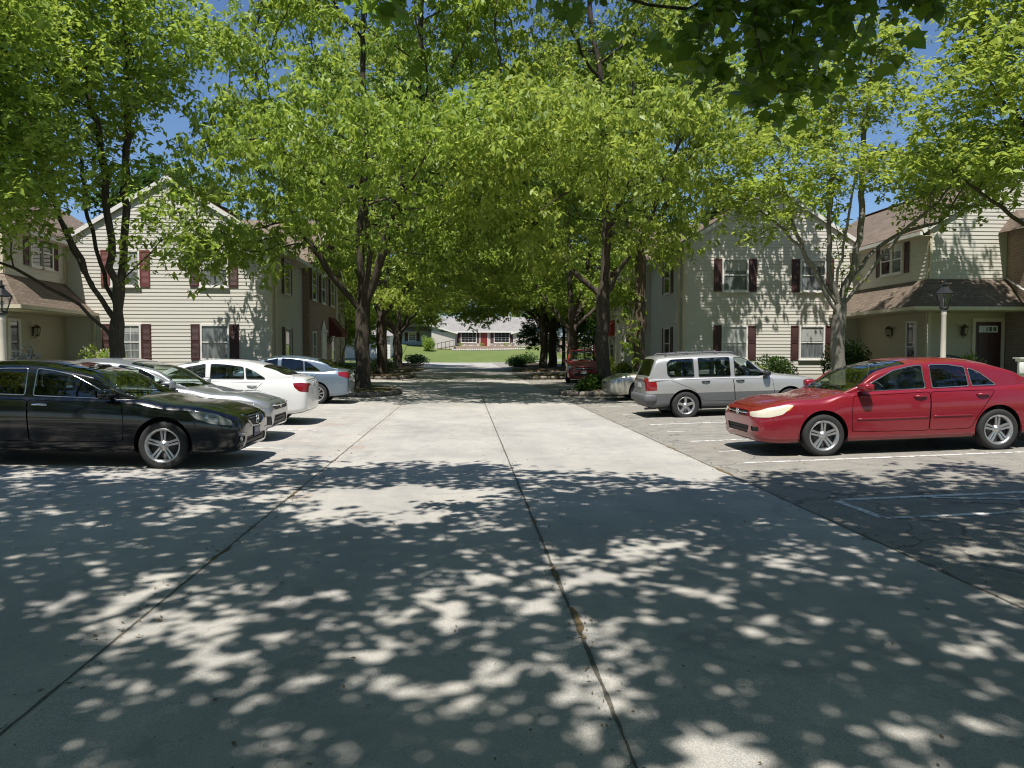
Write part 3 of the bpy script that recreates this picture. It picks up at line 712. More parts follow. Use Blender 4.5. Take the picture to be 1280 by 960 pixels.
# --- the big maple whose trunk stands behind the camera; its crown shades the foreground
SUNH = (.136, .446)
def over_keep(p):
    y = p[:, 1] + OV[1]; z = p[:, 2]; x = p[:, 0] + OV[0]
    hi = z > 2.2 + .475 * np.maximum(y, 0) + .028 * np.abs(x - .6)
    spray = (np.abs(x - 2.62) < 1.02) & (y > 5.3) & (y < 7.2) & (z > 1.62 + .30 * y + .30 * np.abs(x - 2.4))
    spray |= (np.abs(x + .62) < .5) & (y > 5) & (y < 7) & (z > 1.6 + .435 * y)
    spray |= (np.abs(x - .9) < .22) & (y > 5) & (y < 7) & (z > 1.6 + .40 * y)
    hi &= ~((x > .95) & (x < 1.75) & (y > 1) & (z < 2.9 + .475 * y)) & ~((x > -.4) & (x < .7) & (y > 1) & (z < 2.6 + .475 * y))
    return hi | spray
OV = (1.5, -5.5)
oc = []
ro_ = random.Random(17)
for (x0, x1, y0, y1, za, zb, n) in ((-8, 12.5, 8.2, 10.6, 6.6, 7.4, 34), (-8, 12.5, 5.6, 8.2, 7.0, 8.4, 46), (-6, 10, 3.2, 5.6, 7.6, 9.4, 38), (-5, 9, .5, 3.2, 8.0, 10.2, 26)):
    for k in range(n):
        sx = x0 + (x1 - x0) * (k + ro_.random()) / n; sy = ro_.uniform(y0, y1) - (.9 if sx > 1.9 and y0 > 8 else 0); z = ro_.uniform(za, zb); r = ro_.uniform(.55, 1.0)
        oc.append((sx - SUNH[0] * z - OV[0], sy - SUNH[1] * z - OV[1], z, r * 1.15, r, .3))
for k in range(34): oc.append((ro_.uniform(-9, 9), ro_.uniform(-9, 1.5), ro_.uniform(5.5, 12), 1.7, 1.7, .7, .35))  # unseen rear crown, widened to block sky light from behind the viewer
oc += [(-.62 - OV[0], 5.9 - OV[1], 4.5, .42, .3, .10, 9), (.9 - OV[0], 5.9 - OV[1], 4.3, .22, .25, .22, 12), (2.75 - OV[0], 5.9 - OV[1], 4.45, 1.1, .8, .4, 5), (2.4 - OV[0], 5.9 - OV[1], 3.85, .3, .35, .45, 14), (3.2 - OV[0], 6.0 - OV[1], 4.3, .5, .5, .3, 6), (1.9 - OV[0], 5.9 - OV[1], 4.3, .25, .3, .35, 10)]
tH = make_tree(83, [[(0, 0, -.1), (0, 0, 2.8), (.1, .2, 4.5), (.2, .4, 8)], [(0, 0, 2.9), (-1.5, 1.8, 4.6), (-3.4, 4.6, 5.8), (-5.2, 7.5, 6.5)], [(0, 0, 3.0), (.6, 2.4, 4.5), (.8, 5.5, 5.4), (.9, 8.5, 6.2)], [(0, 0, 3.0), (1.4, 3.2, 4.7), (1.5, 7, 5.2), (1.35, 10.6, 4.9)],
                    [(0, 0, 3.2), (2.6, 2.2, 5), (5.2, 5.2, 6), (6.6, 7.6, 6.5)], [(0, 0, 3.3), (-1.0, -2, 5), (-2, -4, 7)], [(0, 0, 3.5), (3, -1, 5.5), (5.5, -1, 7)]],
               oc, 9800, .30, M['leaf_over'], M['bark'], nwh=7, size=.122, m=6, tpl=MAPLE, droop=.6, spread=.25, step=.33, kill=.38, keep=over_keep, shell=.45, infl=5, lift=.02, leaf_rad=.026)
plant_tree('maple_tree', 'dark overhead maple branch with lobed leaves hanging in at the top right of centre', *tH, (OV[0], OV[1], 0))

# --- background trees
def far_tree(name, label, x, y, H, rad, seed, leaf, group=None, base=1.5, n=1100):
    r = random.Random(seed)
    tm, lm = make_tree(seed, [[(0, 0, -.1), (0, 0, base + 1), (.1, .1, H * .6)]], big_blobs(r, H - 1, base + 1, rad, 9), n, .22, leaf, M['bark'], nwh=6, size=.42, m=6, tpl=DIAMOND, droop=.3, spread=.42, step=.7, kill=.9, minr=.012, leaf_rad=.06)
    return tm, lm
fa = far_tree('', '', 0, 0, 13, 5.5, 91, M['leaf_deep']); fb = far_tree('', '', 0, 0, 12, 5, 92, M['leaf'], base=.8)
GB = 'background trees beyond the houses'
for i, (x, y, s, k, l) in enumerate(((-21, 56, 1.15, 0, 'dark leafy tree behind the left apartment building'), (-12, 70, .95, 1, 'green tree behind the slender stems left of the drive'), (-16, 92, 1.1, 0, 'dark tree rising behind the white garage'),
        (-9, 128, 1.1, 1, 'green tree behind the left end of the ranch house'), (1.5, 132, .95, 0, 'dark tree behind the middle of the ranch house roof'), (13, 127, 1.2, 1, 'green tree behind the right end of the ranch house'), (22, 122, 1.2, 0, 'dark tree behind the brick and blue house'),
        (12.5, 58, .9, 0, 'dark tree between the right apartment building and the drive'), (9.2, 70, .75, 0, 'dense dark low tree right of the two close trunks'), (22, 56, 1.2, 1, 'green tree behind the right apartment building'), (33, 44, 1.2, 0, 'dark tree behind the far right wing'), (-30, 45, 1.1, 1, 'green tree behind the far left wing'))):
    plant_tree('background_tree', l, *((fa, fb)[k]), (x, y, gz(x, y)), i * 1.7, (s, s, s), GB)

def conifer(label, x, y, H, rad, seed):
    rng = np.random.default_rng(seed); t = thing('pine_tree', label, 'tree', (x, y, gz(x, y)))
    mb = MB(); mb.tube([(0, 0, -.1), (0, 0, H * .5), (0, 0, H)], [.22, .13, .02], 8); C = []
    z = 2.0
    while z < H - .3:
        r = rad * (1 - z / H) ** .75 * rng.uniform(.75, 1.15) + .2
        for k in range(7):
            a = rng.random() * 6.28; e = (math.cos(a) * r, math.sin(a) * r, z + .12 * r)
            mb.tube([(0, 0, z), (e[0] * .6, e[1] * .6, z - .02 * r), e], [.03, .02, .008], 4)
            for s in np.linspace(.3, 1, max(3, int(r * 5))): C.append((e[0] * s, e[1] * s, z + .1 * r * s))
        z += .42
    mb.obj('trunk', M['bark'], t); C = np.array(C); C = np.repeat(C, 5, 0) + rng.normal(0, .13, (len(C) * 5, 3))
    P, A, N, S, ti = whorls(C, rng, 6, .26, -.2)
    link('crown', leaves_mesh('crown', P, A, N, S, [(0, 0, 0), (.4, .09, 0), (1, 0, 0), (.4, -.09, 0)], M['needle'], rng, ti), t)
conifer('feathery grey green pine behind the right apartment roof', 17.5, 52, 13.5, 3.6, 5)

# --- slender young stems left of the drive, far end of the left building
sm = make_tree(101, [[(0, 0, -.1), (.2, 0, 1.6), (.5, 0, 3.2), (.7, 0, 5)], [(0, 0, .1), (-.3, 0, 1.5), (-.7, .1, 3.4), (-.8, .1, 5)], [(0, 0, .1), (.05, 0, 2), (-.05, 0, 4)]], [(0, 0, 4.4, 2.0, 1.6, 1.2), (-1, 0, 5.6, 1.5, 1.4, 1)], 300, .09, M['leaf2'], M['bark_grey'], nwh=3, size=.16, m=5, step=.35, kill=.6)
plant_tree('ornamental_tree', 'slender multi stemmed young tree between left apartment building and drive', *sm, (-7.3, 45.5, gz(-7.3, 45.5)))
# ------------------------------------------------------------------ buildings
class Wall:
    """a wall plane in building-local coordinates: origin o, direction u (along), outward normal n"""
    def __init__(s, o, u, n): s.o = Vector(o); s.u = Vector(u); s.n = Vector(n)
    def p(s, a, z, d=0.0):
        q = s.o + s.u * a + s.n * d; return (q.x, q.y, q.z + z)
    def box(s, mb, a0, a1, z0, z1, d0, d1, mi=0):
        P = [s.p(a0, z0, d0), s.p(a1, z0, d0), s.p(a1, z0, d1), s.p(a0, z0, d1), s.p(a0, z1, d0), s.p(a1, z1, d0), s.p(a1, z1, d1), s.p(a0, z1, d1)]
        mb.hexa(P, mi)
    def lap(s, mb, span, z0, z1, course=.14, lap=.019):
        """clapboard courses; span(z) gives the wall's extent at height z"""
        z = z0
        while z < z1 - 1e-4:
            t = min(z + course, z1); a, b = span(z + 1e-4); c, d = span(t - 1e-4)
            if b - a > .02:
                mb.quad([s.p(a, z, lap), s.p(b, z, lap), s.p(d, t, .001), s.p(c, t, .001)])
                mb.quad([s.p(a, z, 0), s.p(b, z, 0), s.p(b, z, lap), s.p(a, z, lap)])
            z = t

PV = [0]
M['blind'] = plain('roller_blind', (.42, .42, .40), .25, var=.08, coat=.6)
def window(par, w, a, z0, z1, wd, shut='shutter', sw=.34, grid=(1, 1), pane='pane', casing=.07, label=None):
    """double-hung window centred at a: frame > pane, sill; shutters are parts of the house"""
    x0, x1 = a - wd / 2, a + wd / 2; mb = MB(); c = casing
    w.box(mb, x0 - c, x0, z0 - c, z1 + c, .0, .075); w.box(mb, x1, x1 + c, z0 - c, z1 + c, .0, .075)
    w.box(mb, x0, x1, z1, z1 + c, .0, .075); w.box(mb, x0, x1, z0 - c, z0, .0, .075)
    zm = (z0 + z1) / 2
    w.box(mb, x0, x1, zm - .022, zm + .022, .036, .058)
    for k in range(1, grid[0]): q = x0 + wd * k / grid[0]; w.box(mb, q - .009, q + .009, z0, zm - .022, .035, .043); w.box(mb, q - .009, q + .009, zm + .022, z1, .035, .047)
    for h0, h1 in ((z0, zm), (zm, z1)):
        for k in range(1, grid[1]): q = h0 + (h1 - h0) * k / grid[1]; w.box(mb, x0, x1, q - .009, q + .009, .0355, .0435)
    fr = mb.obj('window', M['trim'], par)
    mb = MB(); w.box(mb, x0, x1, z0, zm, .022, .030); w.box(mb, x0, x1, zm, z1, .024, .034); mb.obj('pane', M[pane], fr)
    PV[0] += 1
    if pane == 'pane':
        mb = MB(); f_ = (.0, .35, .62, .2, .45)[PV[0] % 5]
        if f_: w.box(mb, x0 + .03, x1 - .03, z1 - (z1 - z0) * f_, z1 - .01, .0345, .0350); mb.obj('blind', M['blind'], fr)
    mb = MB(); w.box(mb, x0 - c - .03, x1 + c + .03, z0 - c - .04, z0 - c, .0, .105); mb.obj('sill', M['trim'], fr)
    if shut:
        for sg in (-1, 1):
            s0 = x0 - c - .02 - sw if sg < 0 else x1 + c + .02
            shutter(par, w, s0, z0 - c, z1 + c, sw, shut)
    return fr

def shutter(par, w, s0, z0, z1, sw, mat):
    mb = MB(); w.box(mb, s0, s0 + sw, z0, z1, .012, .030)
    for q0, q1, h0, h1 in ((s0, s0 + .05, z0, z1), (s0 + sw - .05, s0 + sw, z0, z1), (s0 + .05, s0 + sw - .05, z0, z0 + .07), (s0 + .05, s0 + sw - .05, z1 - .07, z1), (s0 + .05, s0 + sw - .05, (z0 + z1) / 2 - .03, (z0 + z1) / 2 + .03)):
        w.box(mb, q0, q1, h0, h1, .030, .046)
    z = z0 + .09
    while z < z1 - .1:
        if abs(z - (z0 + z1) / 2) > .06:
            mb.hexa([w.p(s0 + .05, z, .03), w.p(s0 + sw - .05, z, .03), w.p(s0 + sw - .05, z, .043), w.p(s0 + .05, z, .043), w.p(s0 + .05, z + .03, .03), w.p(s0 + sw - .05, z + .03, .03), w.p(s0 + sw - .05, z + .03, .033), w.p(s0 + .05, z + .03, .033)])
        z += .045
    return mb.obj('shutter', M[mat], par)

def slab(mb, quad, th=.10, mi=0):
    """roof plane with thickness (quad on top, counted so the normal points up)"""
    a, b, c, d = [Vector(q) for q in quad]; n = (b - a).cross(d - a).normalized()
    if n.z < 0: n = -n
    lo = [q - n * th for q in (a, b, c, d)]
    mb.hexa([tuple(q) for q in lo] + [tuple(q) for q in (a, b, c, d)], mi)

def bar(mb, p, q, w, h, mi=0):
    """rectangular bar from p to q (w sideways, h up)"""
    p = Vector(p); q = Vector(q); d = (q - p).normalized(); s = d.cross(Vector((0, 0, 1)))
    if s.length < 1e-3: s = Vector((1, 0, 0))
    s.normalize(); u = s.cross(d).normalized(); s = s * (w / 2); u = u * (h / 2)
    mb.hexa([p - s - u, p + s - u, q + s - u, q - s - u, p - s + u, p + s + u, q + s + u, q - s + u], mi)

def gable_roof(par, x0, x1, xa, ze, za, y0, y1, ov=.32, mat='shingle', trim='trim'):
    """ridge along y; eaves at x0/x1 height ze, apex xa/za; gable front at y0 with overhang"""
    mb = MB(); sl0 = (za - ze) / (xa - x0); sl1 = (za - ze) / (x1 - xa); f = y0 - .09
    e0 = (x0 - ov, ze - sl0 * ov + .10); e1 = (x1 + ov, ze - sl1 * ov + .10)
    slab(mb, [(e0[0], f, e0[1]), (xa, f, za + .10), (xa, y1, za + .10), (e0[0], y1, e0[1])], .09)
    slab(mb, [(xa, f, za + .10), (e1[0], f, e1[1]), (e1[0], y1, e1[1]), (xa, y1, za + .10)], .09)
    bar(mb, (xa, f - .01, za + .11), (xa, y1, za + .11), .30, .03)
    r = mb.obj('roof', M[mat], par)
    tb = MB()
    bar(tb, (e0[0], f - .015, e0[1] - .07), (xa, f - .015, za + .03), .028, .15); bar(tb, (xa, f - .017, za + .03), (e1[0], f - .017, e1[1] - .07), .028, .15)
    tb.obj('rake_board', M[trim], r)
    for ex in (e0, e1):
        gb = MB(); gb.box((ex[0] - .11 if ex is e0 else ex[0], f, ex[1] - .20), (ex[0] if ex is e0 else ex[0] + .11, y1, ex[1] - .07)); gb.obj('gutter', M[trim], r)
    sb = MB(); sb.box((e0[0], f + .02, e0[1] - .225), (x0, y1, e0[1] - .205)); sb.box((x1, f + .02, e1[1] - .225), (e1[0], y1, e1[1] - .205)); sb.obj('soffit', M['trim_tan'], r)
    return r

def lantern(par, w, a, z):
    """wall lantern with scroll bracket"""
    c = w.p(a, z, .17); mb = MB()
    w.box(mb, a - .05, a + .05, z - .16, z + .16, .0, .03)
    mb.tube([w.p(a, z + .10, .03), w.p(a, z + .24, .10), w.p(a, z + .22, .17)], .012, 6)
    mb.tube([w.p(a, z - .10, .03), w.p(a, z - .24, .08), w.p(a, z - .20, .15)], .012, 6)
    mb.lathe([(.02, .22), (.06, .19), (.13, .12), (.12, .11), (.001, .11)], c, sides=6, smooth=False)
    mb.lathe([(.001, -.19), (.05, -.17), (.07, -.14), (.07, -.12)], c, sides=6, smooth=False)
    for k in range(6):
        t = k * math.pi / 3; mb.tube([(c[0] + .07 * math.cos(t), c[1] + .07 * math.sin(t), c[2] - .13), (c[0] + .12 * math.cos(t), c[1] + .12 * math.sin(t), c[2] + .12)], .008, 4)
    o = mb.obj('wall_lantern', M['brass'], par)
    mb = MB(); mb.lathe([(.064, -.12), (.112, .11)], c, sides=6, smooth=False); mb.obj('lantern_glass', M['lampglass'], o)

def door(par, w, a, z0, wd, h, mat='door', lights=True, trim='trim_tan'):
    mb = MB(); w.box(mb, a - wd / 2, a + wd / 2, z0, z0 + h, .0, .035)
    for i in (-1, 1):
        for h0, h1 in ((.18, .85), (1.0, h - .45)): w.box(mb, a + i * wd * .22 - wd * .15, a + i * wd * .22 + wd * .15, z0 + h0, z0 + h1, .035, .05)
    d = mb.obj('door', M[mat], par)
    mb = MB(); w.box(mb, a - wd / 2 - .12, a - wd / 2, z0, z0 + h + .14, .0, .07); w.box(mb, a + wd / 2, a + wd / 2 + .12, z0, z0 + h + .14, .0, .07); w.box(mb, a - wd / 2, a + wd / 2, z0 + h, z0 + h + .14, .0, .07); mb.obj('door_frame', M[trim], d)
    if lights:
        mb = MB(); f = MB(); q0 = a - wd * .34; q1 = a + wd * .34; t0, t1 = z0 + h - .36, z0 + h - .16
        for k in range(4): s = (q1 - q0) / 4; w.box(mb, q0 + k * s + .02, q0 + (k + 1) * s - .02, t0 + .02, t1 - .02, .036, .042)
        mb.obj('door_light', M['pane'], d)
        for k in range(5): s = (q1 - q0) / 4; w.box(f, q0 + k * s - .02, q0 + k * s + .02, t0 - .02, t1 + .02, .036, .052)
        w.box(f, q0 + .02, q1 - .02, t0 - .02, t0 + .02, .036, .0515); w.box(f, q0 + .02, q1 - .02, t1 - .02, t1 + .02, .036, .0515); f.obj('light_frame', M['trim'], d)
    mb = MB(); c = w.p(a + wd * .4, z0 + 1.0, .07); mb.ball(c, (.03, .03, .03), 8, 6); mb.obj('handle', M['brass'], d)
    return d

def awning(par, w, a0, a1, z0, z1, out, mat):
    mb = MB(); n = 9
    for k in range(n):
        s0 = a0 + (a1 - a0) * k / n; s1 = a0 + (a1 - a0) * (k + 1) / n
        mb.quad([w.p(s0, z1, .02), w.p(s1, z1, .02), w.p(s1, z0, out), w.p(s0, z0, out)]); mb.quad([w.p(s0, z0, out), w.p(s1, z0, out), w.p(s1, z0 - .16, out), w.p((s0 + s1) / 2, z0 - .21, out), w.p(s0, z0 - .16, out)])
    for q in (a0, a1): mb.quad([w.p(q, z1, .02), w.p(q, z0, out), w.p(q, z0 - .16, out), w.p(q, z0 - .16, .02)])
    mb.obj('awning', M[mat], par)

def downspout(par, p, z0, z1, mat='trim_tan'):
    mb = MB(); mb.box((p[0] - .04, p[1] - .035, z0), (p[0] + .04, p[1] + .035, z1)); bar(mb, (p[0], p[1], z0 + .05), (p[0], p[1] - .25, z0), .07, .06); mb.obj('downspout', M[mat], par)

def townhouse(name, label, sg, X, Y, W_, ze, za, wing, gb):
    """two-storey sided block. sg=+1: stands right of the drive (its drive side faces -x); local x runs away from the drive"""
    t = thing(name, label, 'building', (X, Y, gb))
    def V(x, y=0, z=0): return (sg * x, y, z)
    E_ = ze - gb; A_ = za - gb; xa = W_ / 2; D = 18.0
    front = Wall(V(0), (sg, 0, 0), (0, -1, 0)); side = Wall(V(0), (0, 1, 0), (-sg, 0, 0))
    mb = MB(); sl = (A_ - E_) / xa
    sp = lambda z: (0, W_) if z < E_ else ((z - E_) / sl, W_ - (z - E_) / sl)
    front.lap(mb, sp, .35, A_ - .02); mb.quad([front.p(0, -.4), front.p(W_, -.4), front.p(W_, .35), front.p(0, .35)])
    side.lap(mb, lambda z: (0, 5.6), .35, E_); mb.quad([side.p(0, -.4), side.p(5.6, -.4), side.p(5.6, .35), side.p(0, .35)])
    far_ = Wall(V(0), (0, 1, 0), (-sg, 0, 0)); far_.lap(mb, lambda z: (12.9, D), .35, E_)
    mb.quad([V(W_, 0, -.4), V(W_, D, -.4), V(W_, D, E_), V(W_, 0, E_)]); mb.quad([V(0, D, -.4), V(W_, D, -.4), V(W_, D, E_), V(xa, D, A_), V(0, D, E_)])
    mb.obj('wall', M['siding'], t)
    # brick bay on the drive side with its own cross gable
    B = MB(); bo = .32
    B.hexa([V(-bo, 5.6, -.4), V(2, 5.6, -.4), V(2, 12.9, -.4), V(-bo, 12.9, -.4), V(-bo, 5.6, E_ - .05), V(2, 5.6, E_ - .05), V(2, 12.9, E_ - .05), V(-bo, 12.9, E_ - .05)])
    n0 = len(B.v); B.quad([V(-bo, 5.6, E_ - .05), V(-bo, 12.9, E_ - .05), V(-bo, 9.25, A_ - .1)])
    if sg > 0:
        bw_ = Wall(V(-bo), (0, 1, 0), (-1, 0, 0)); s5 = (A_ - E_) / 3.65; bw_.lap(B, lambda z: (5.6, 12.9) if z < E_ else (5.6 + (z - E_) / s5, 12.9 - (z - E_) / s5), .1, A_ - .1)
        bf_ = Wall(V(-bo, 5.6), (1, 0, 0), (0, -1, 0)); bf_.lap(B, lambda z: (0, bo), .1, E_)
    B.obj('side_bay' if sg > 0 else 'brick_bay', M['siding' if sg > 0 else 'brick'], t)
    bay = Wall(V(-bo), (0, 1, 0), (-sg, 0, 0))
    # corner boards and plinth trim
    mb = MB()
    front.box(mb, -.02, .10, .3, E_ - .1, .018, .036); side.box(mb, .0, .10, .3, E_ - .1, .018, .036)
    mb.obj('corner_board', M['trim_tan'], t)
    mb = MB(); front.box(mb, W_ - .10, W_, .3, E_ - .1, .018, .036); mb.obj('corner_board', M['trim_tan'], t)
    # roofs (local x mirrored by hand)
    x0, x1 = (0, W_) if sg > 0 else (-W_, 0)
    gable_roof(t, x0, x1, sg * xa, E_, A_, 0, D)
    mb = MB(); s2 = (A_ - E_) / 3.65
    for ya, yb in ((5.6 - .3, 9.25), (12.9 + .3, 9.25)):
        slab(mb, [V(-bo - .35, ya, E_ - s2 * .3 + .12), V(xa - .02 - (0 if True else 0), ya, E_ - s2 * .3 + .12), V(xa, yb, A_ + .08), V(-bo - .35, yb, A_ + .08)], .08)
    r = mb.obj('cross_roof', M['shingle'], t)
    mb = MB(); bar(mb, V(-bo - .36, 5.3, E_ - s2 * .3 + .03), V(-bo - .36, 9.25, A_), .03, .18); bar(mb, V(-bo - .36, 13.2, E_ - s2 * .3 + .03), V(-bo - .36, 9.25, A_), .03, .18); mb.obj('rake_board', M['trim'], r)
    return t, front, side, bay, far_, V, E_, A_

def wing_block(t, sg, V, x0, x1, yf, yb, E_, A_, pent_z0, pent_z1, po, mat='siding'):
    """projecting wing: gable front at yf, drive-side wall at x0; skirt ("pent") roof wraps both"""
    w = x1 - x0; xa = (x0 + x1) / 2
    fr = Wall(V(x0, yf), (sg, 0, 0), (0, -1, 0)); sd = Wall(V(x0, yf), (0, 1, 0), (-sg, 0, 0)); sl = (A_ - E_) / (w / 2)
    mb = MB(); sp = lambda z: (0, w) if z < E_ else ((z - E_) / sl, w - (z - E_) / sl)
    fr.lap(mb, sp, pent_z1 - .1, A_ - .02); sd.lap(mb, lambda z: (0, yb - yf), pent_z1 - .1, E_)
    mb.quad([V(x1, yf, -.4), V(x1, yb + 6, -.4), V(x1, yb + 6, E_), V(x1, yf, E_)])
    mb.obj('wall', M[mat], t)
    mb = MB(); fr.lap(mb, lambda z: (0, w), -.35, pent_z1 - .1); sd.lap(mb, lambda z: (0, yb - yf), -.35, pent_z1 - .1)
    mb.obj('lower_wall', M['siding_tan'], t)
    mb = MB(); fr.box(mb, -.012, .10, -.3, pent_z0, .018, .034); sd.box(mb, .0, .10, -.3, pent_z0, .018, .034); fr.box(mb, -.012, .09, pent_z1, E_ - .1, .018, .034); sd.box(mb, 0, .09, pent_z1, E_ - .1, .018, .034); mb.obj('corner_board', M['trim_tan'], t)
    a, b = (x0, x1) if sg > 0 else (-x1, -x0)
    gable_roof(t, a, b, sg * xa, E_, A_, yf, yb + 7)
    mb = MB()
    slab(mb, [V(x0 - po, yf - po, pent_z0), V(x0, yf, pent_z1), V(x0, yb - .01, pent_z1), V(x0 - po, yb - .01, pent_z0)], .07)
    slab(mb, [V(x0 - po, yf - po, pent_z0), V(x1, yf - po, pent_z0), V(x1, yf, pent_z1), V(x0, yf, pent_z1)], .07)
    pr = mb.obj('skirt_roof', M['shingle'], t)
    mb = MB(); bar(mb, V(x0 - po - .06, yf - po - .1, pent_z0 - .03), V(x0 - po - .06, yb - .02, pent_z0 - .03), .11, .12); bar(mb, V(x0 - po - .1, yf - po - .06, pent_z0 - .032), V(x1, yf - po - .06, pent_z0 - .032), .11, .12); mb.obj('gutter', M['trim_tan'], pr)
    mb = MB(); mb.hexa([V(x0 - po, yf - po, pent_z0 - .12), V(x0 - .001, yf - po, pent_z0 - .12), V(x0 - .001, yb - .02, pent_z0 - .12), V(x0 - po, yb - .02, pent_z0 - .12), V(x0 - po, yf - po, pent_z0 - .10), V(x0 - .001, yf - po, pent_z0 - .10), V(x0 - .001, yb - .02, pent_z0 - .10), V(x0 - po, yb - .02, pent_z0 - .10)])
    mb.hexa([V(x0, yf - po, pent_z0 - .12), V(x1, yf - po, pent_z0 - .12), V(x1, yf - .02, pent_z0 - .12), V(x0, yf - .02, pent_z0 - .12), V(x0, yf - po, pent_z0 - .10), V(x1, yf - po, pent_z0 - .10), V(x1, yf - .02, pent_z0 - .10), V(x0, yf - .02, pent_z0 - .10)]); mb.obj('soffit', M['trim_tan'], pr)
    return fr, sd

# ---- right building
GR = .40
t, front, side, bay, far_, V, E_, A_ = townhouse('apartment_building', 'cream sided two storey apartment building right of the drive with red awning', 1, 9.2, 31.5, 7.7, 6.15, 8.55, None, GR)
for a in (1.85 + .35, 5.55): 
    window(t, front, a, 4.28 - GR, 5.52 - GR, .98); window(t, front, a, 1.42 - GR, 2.72 - GR, .98)
for z in (3.95, 1.0): window(t, side, 2.4, z, z + 1.3, .9, grid=(1, 1), pane='pane_dark')
for z in (3.95,): window(t, bay, 1.0 + 5.6, z, z + 1.3, .9, shut='shutter', pane='pane_dark'); window(t, bay, 11.2, z, z + 1.3, 1.2, pane='pane_dark')
door(t, bay, 7.4, .15, .95, 2.1); lantern(t, bay, 8.6, 2.0); window(t, bay, 10.3, .9, 2.2, .8, shut=None, pane='pane_dark')
window(t, far_, 15.2, 4.0, 5.3, 1.2, pane='pane_dark'); window(t, far_, 15.2, .75, 2.3, 1.1, shut=None); awning(t, far_, 14.3, 16.1, 2.45, 3.25, .75, 'awning'); lantern(t, far_, 13.5, 2.0)
downspout(t, (-.10, .35), .1, E_ - .3); downspout(t, (-.1, 17.4), .1, E_ - .3, 'trim')
fr, sd = wing_block(t, 1, V, 7.55, 15.0, -4.95, 0, 6.15 - GR, 8.5 - GR, 3.2 - GR, 4.3 - GR, 1.15)
window(t, sd, 2.75, 4.75 - GR, 5.75 - GR, .62, sw=.3, grid=(1, 1), shut=None, pane='pane_dark'); window(t, sd, 2.0, 4.75 - GR, 5.75 - GR, .62, grid=(1, 1), shut=None)
shutter(t, sd, 1.22, 4.66 - GR, 5.83 - GR, .3, 'shutter'); shutter(t, sd, 3.2, 4.66 - GR, 5.83 - GR, .3, 'shutter')
window(t, sd, .95, .55, 2.35, .5, shut=None, grid=(1, 1), pane='pane_dark'); lantern(t, sd, 2.3, 2.05)
door(t, fr, 2.25, .22, .98, 2.13); lantern(t, fr, 1.28, 2.02)
mb = MB(); mb.box(V(5.4, -6.3, -.3), V(13.6, -4.97, .2)); mb.obj('porch_step', M['walk'], t)
# brick front bay of the wing
mb = MB(); mb.box((10.45, -6.0, -.4), (14.5, -4.97, 5.62)); mb.obj('brick_bay', M['brick'], t)
bw = Wall((10.45, -6.0, 0), (1, 0, 0), (0, -1, 0))
window(t, bw, 1.15, 4.3 - GR, 5.55 - GR, .85, sw=.36, pane='pane_dark'); window(t, bw, 1.15, .75, 2.35, .9, sw=.36)
mb = MB(); slab(mb, [(10.1, -6.35, 5.55), (14.9, -6.35, 5.55), (14.4, -4.98, 6.4), (10.75, -4.98, 6.4)], .08); slab(mb, [(10.1, -6.35, 5.55), (10.75, -4.98, 6.4), (10.10, -4.98, 5.56), (10.1, -5.6, 5.55)], .05)
slab(mb, [(10.15, -7.15, 2.84), (14.9, -7.15, 2.84), (14.9, -6.0, 3.92), (10.45, -6.0, 3.92)], .07); r = mb.obj('bay_roof', M['shingle'], t)
mb = MB(); bar(mb, (10.05, -6.4, 5.5), (14.9, -6.4, 5.5), .09, .12); bar(mb, (10.1, -7.2, 2.79), (14.9, -7.2, 2.79), .11, .12); bar(mb, (10.15, -7.1, 2.88), (10.46, -5.0, 3.93), .10, .03); mb.obj('flashing', M['trim'], r)

# ---- left building
GL = .38
t, front, side, bay, far_, V, E_, A_ = townhouse('apartment_building', 'cream sided two storey apartment building left of the drive with faded red shutters', -1, -7.42, 30, 7.7, 5.85, 8.25, None, GL)
for a, s in ((7.5 - 2.05, 'shutter_red'), (2.0 + .15, 'shutter')):
    window(t, front, a, 4.22 - GL, 5.47 - GL, .95, shut=s); window(t, front, a, 1.42 - GL, 2.66 - GL, .95, grid=(3, 2) if a > 4 else (1, 1))
for z in (3.75, .95): window(t, side, 2.5, z, z + 1.3, .9, grid=(1, 1), pane='pane_dark')
window(t, bay, 6.6, 3.8, 5.1, .9, pane='pane_dark'); window(t, bay, 9.0, 3.8, 5.1, 1.0, pane='pane_dark'); window(t, bay, 11.6, 3.8, 5.1, 1.0, pane='pane_dark'); window(t, bay, 6.6, .9, 2.2, .6, shut=None, pane='pane_dark')
door(t, bay, 9.0, .15, .95, 2.1, mat='trim', lights=False, trim='trim'); awning(t, bay, 10.6, 12.7, 2.3, 3.15, .7, 'awning_dark'); lantern(t, bay, 10.1, 1.95); window(t, bay, 11.6, .9, 2.1, 1.0, shut=None)
mb = MB(); w_ = bay; mb.quad([w_.p(8.35, 2.4, .05), w_.p(9.65, 2.4, .05), w_.p(9.0, 2.95, .05)]); w_.box(mb, 8.3, 9.7, 2.33, 2.41, .0, .12); mb.obj('door_pediment', M['trim'], t)
downspout(t, (.09, .4), .1, E_ - .3); downspout(t, (.35, 13.1), .1, E_ - .3, 'trim')
fr, sd = wing_block(t, -1, V, 7.68, 15.2, -3.9, 0, 5.95 - GL, 8.3 - GL, 3.12 - GL, 4.24 - GL, 1.1)
window(t, sd, 1.9, 4.72 - GL, 5.7 - GL, .62, grid=(1, 1), shut=None); window(t, sd, 2.6, 4.72 - GL, 5.7 - GL, .62, grid=(1, 1), shut=None, pane='pane_dark'); shutter(t, sd, 1.15, 4.66 - GL, 5.78 - GL, .3, 'shutter'); shutter(t, sd, 3.05, 4.66 - GL, 5.78 - GL, .3, 'shutter')
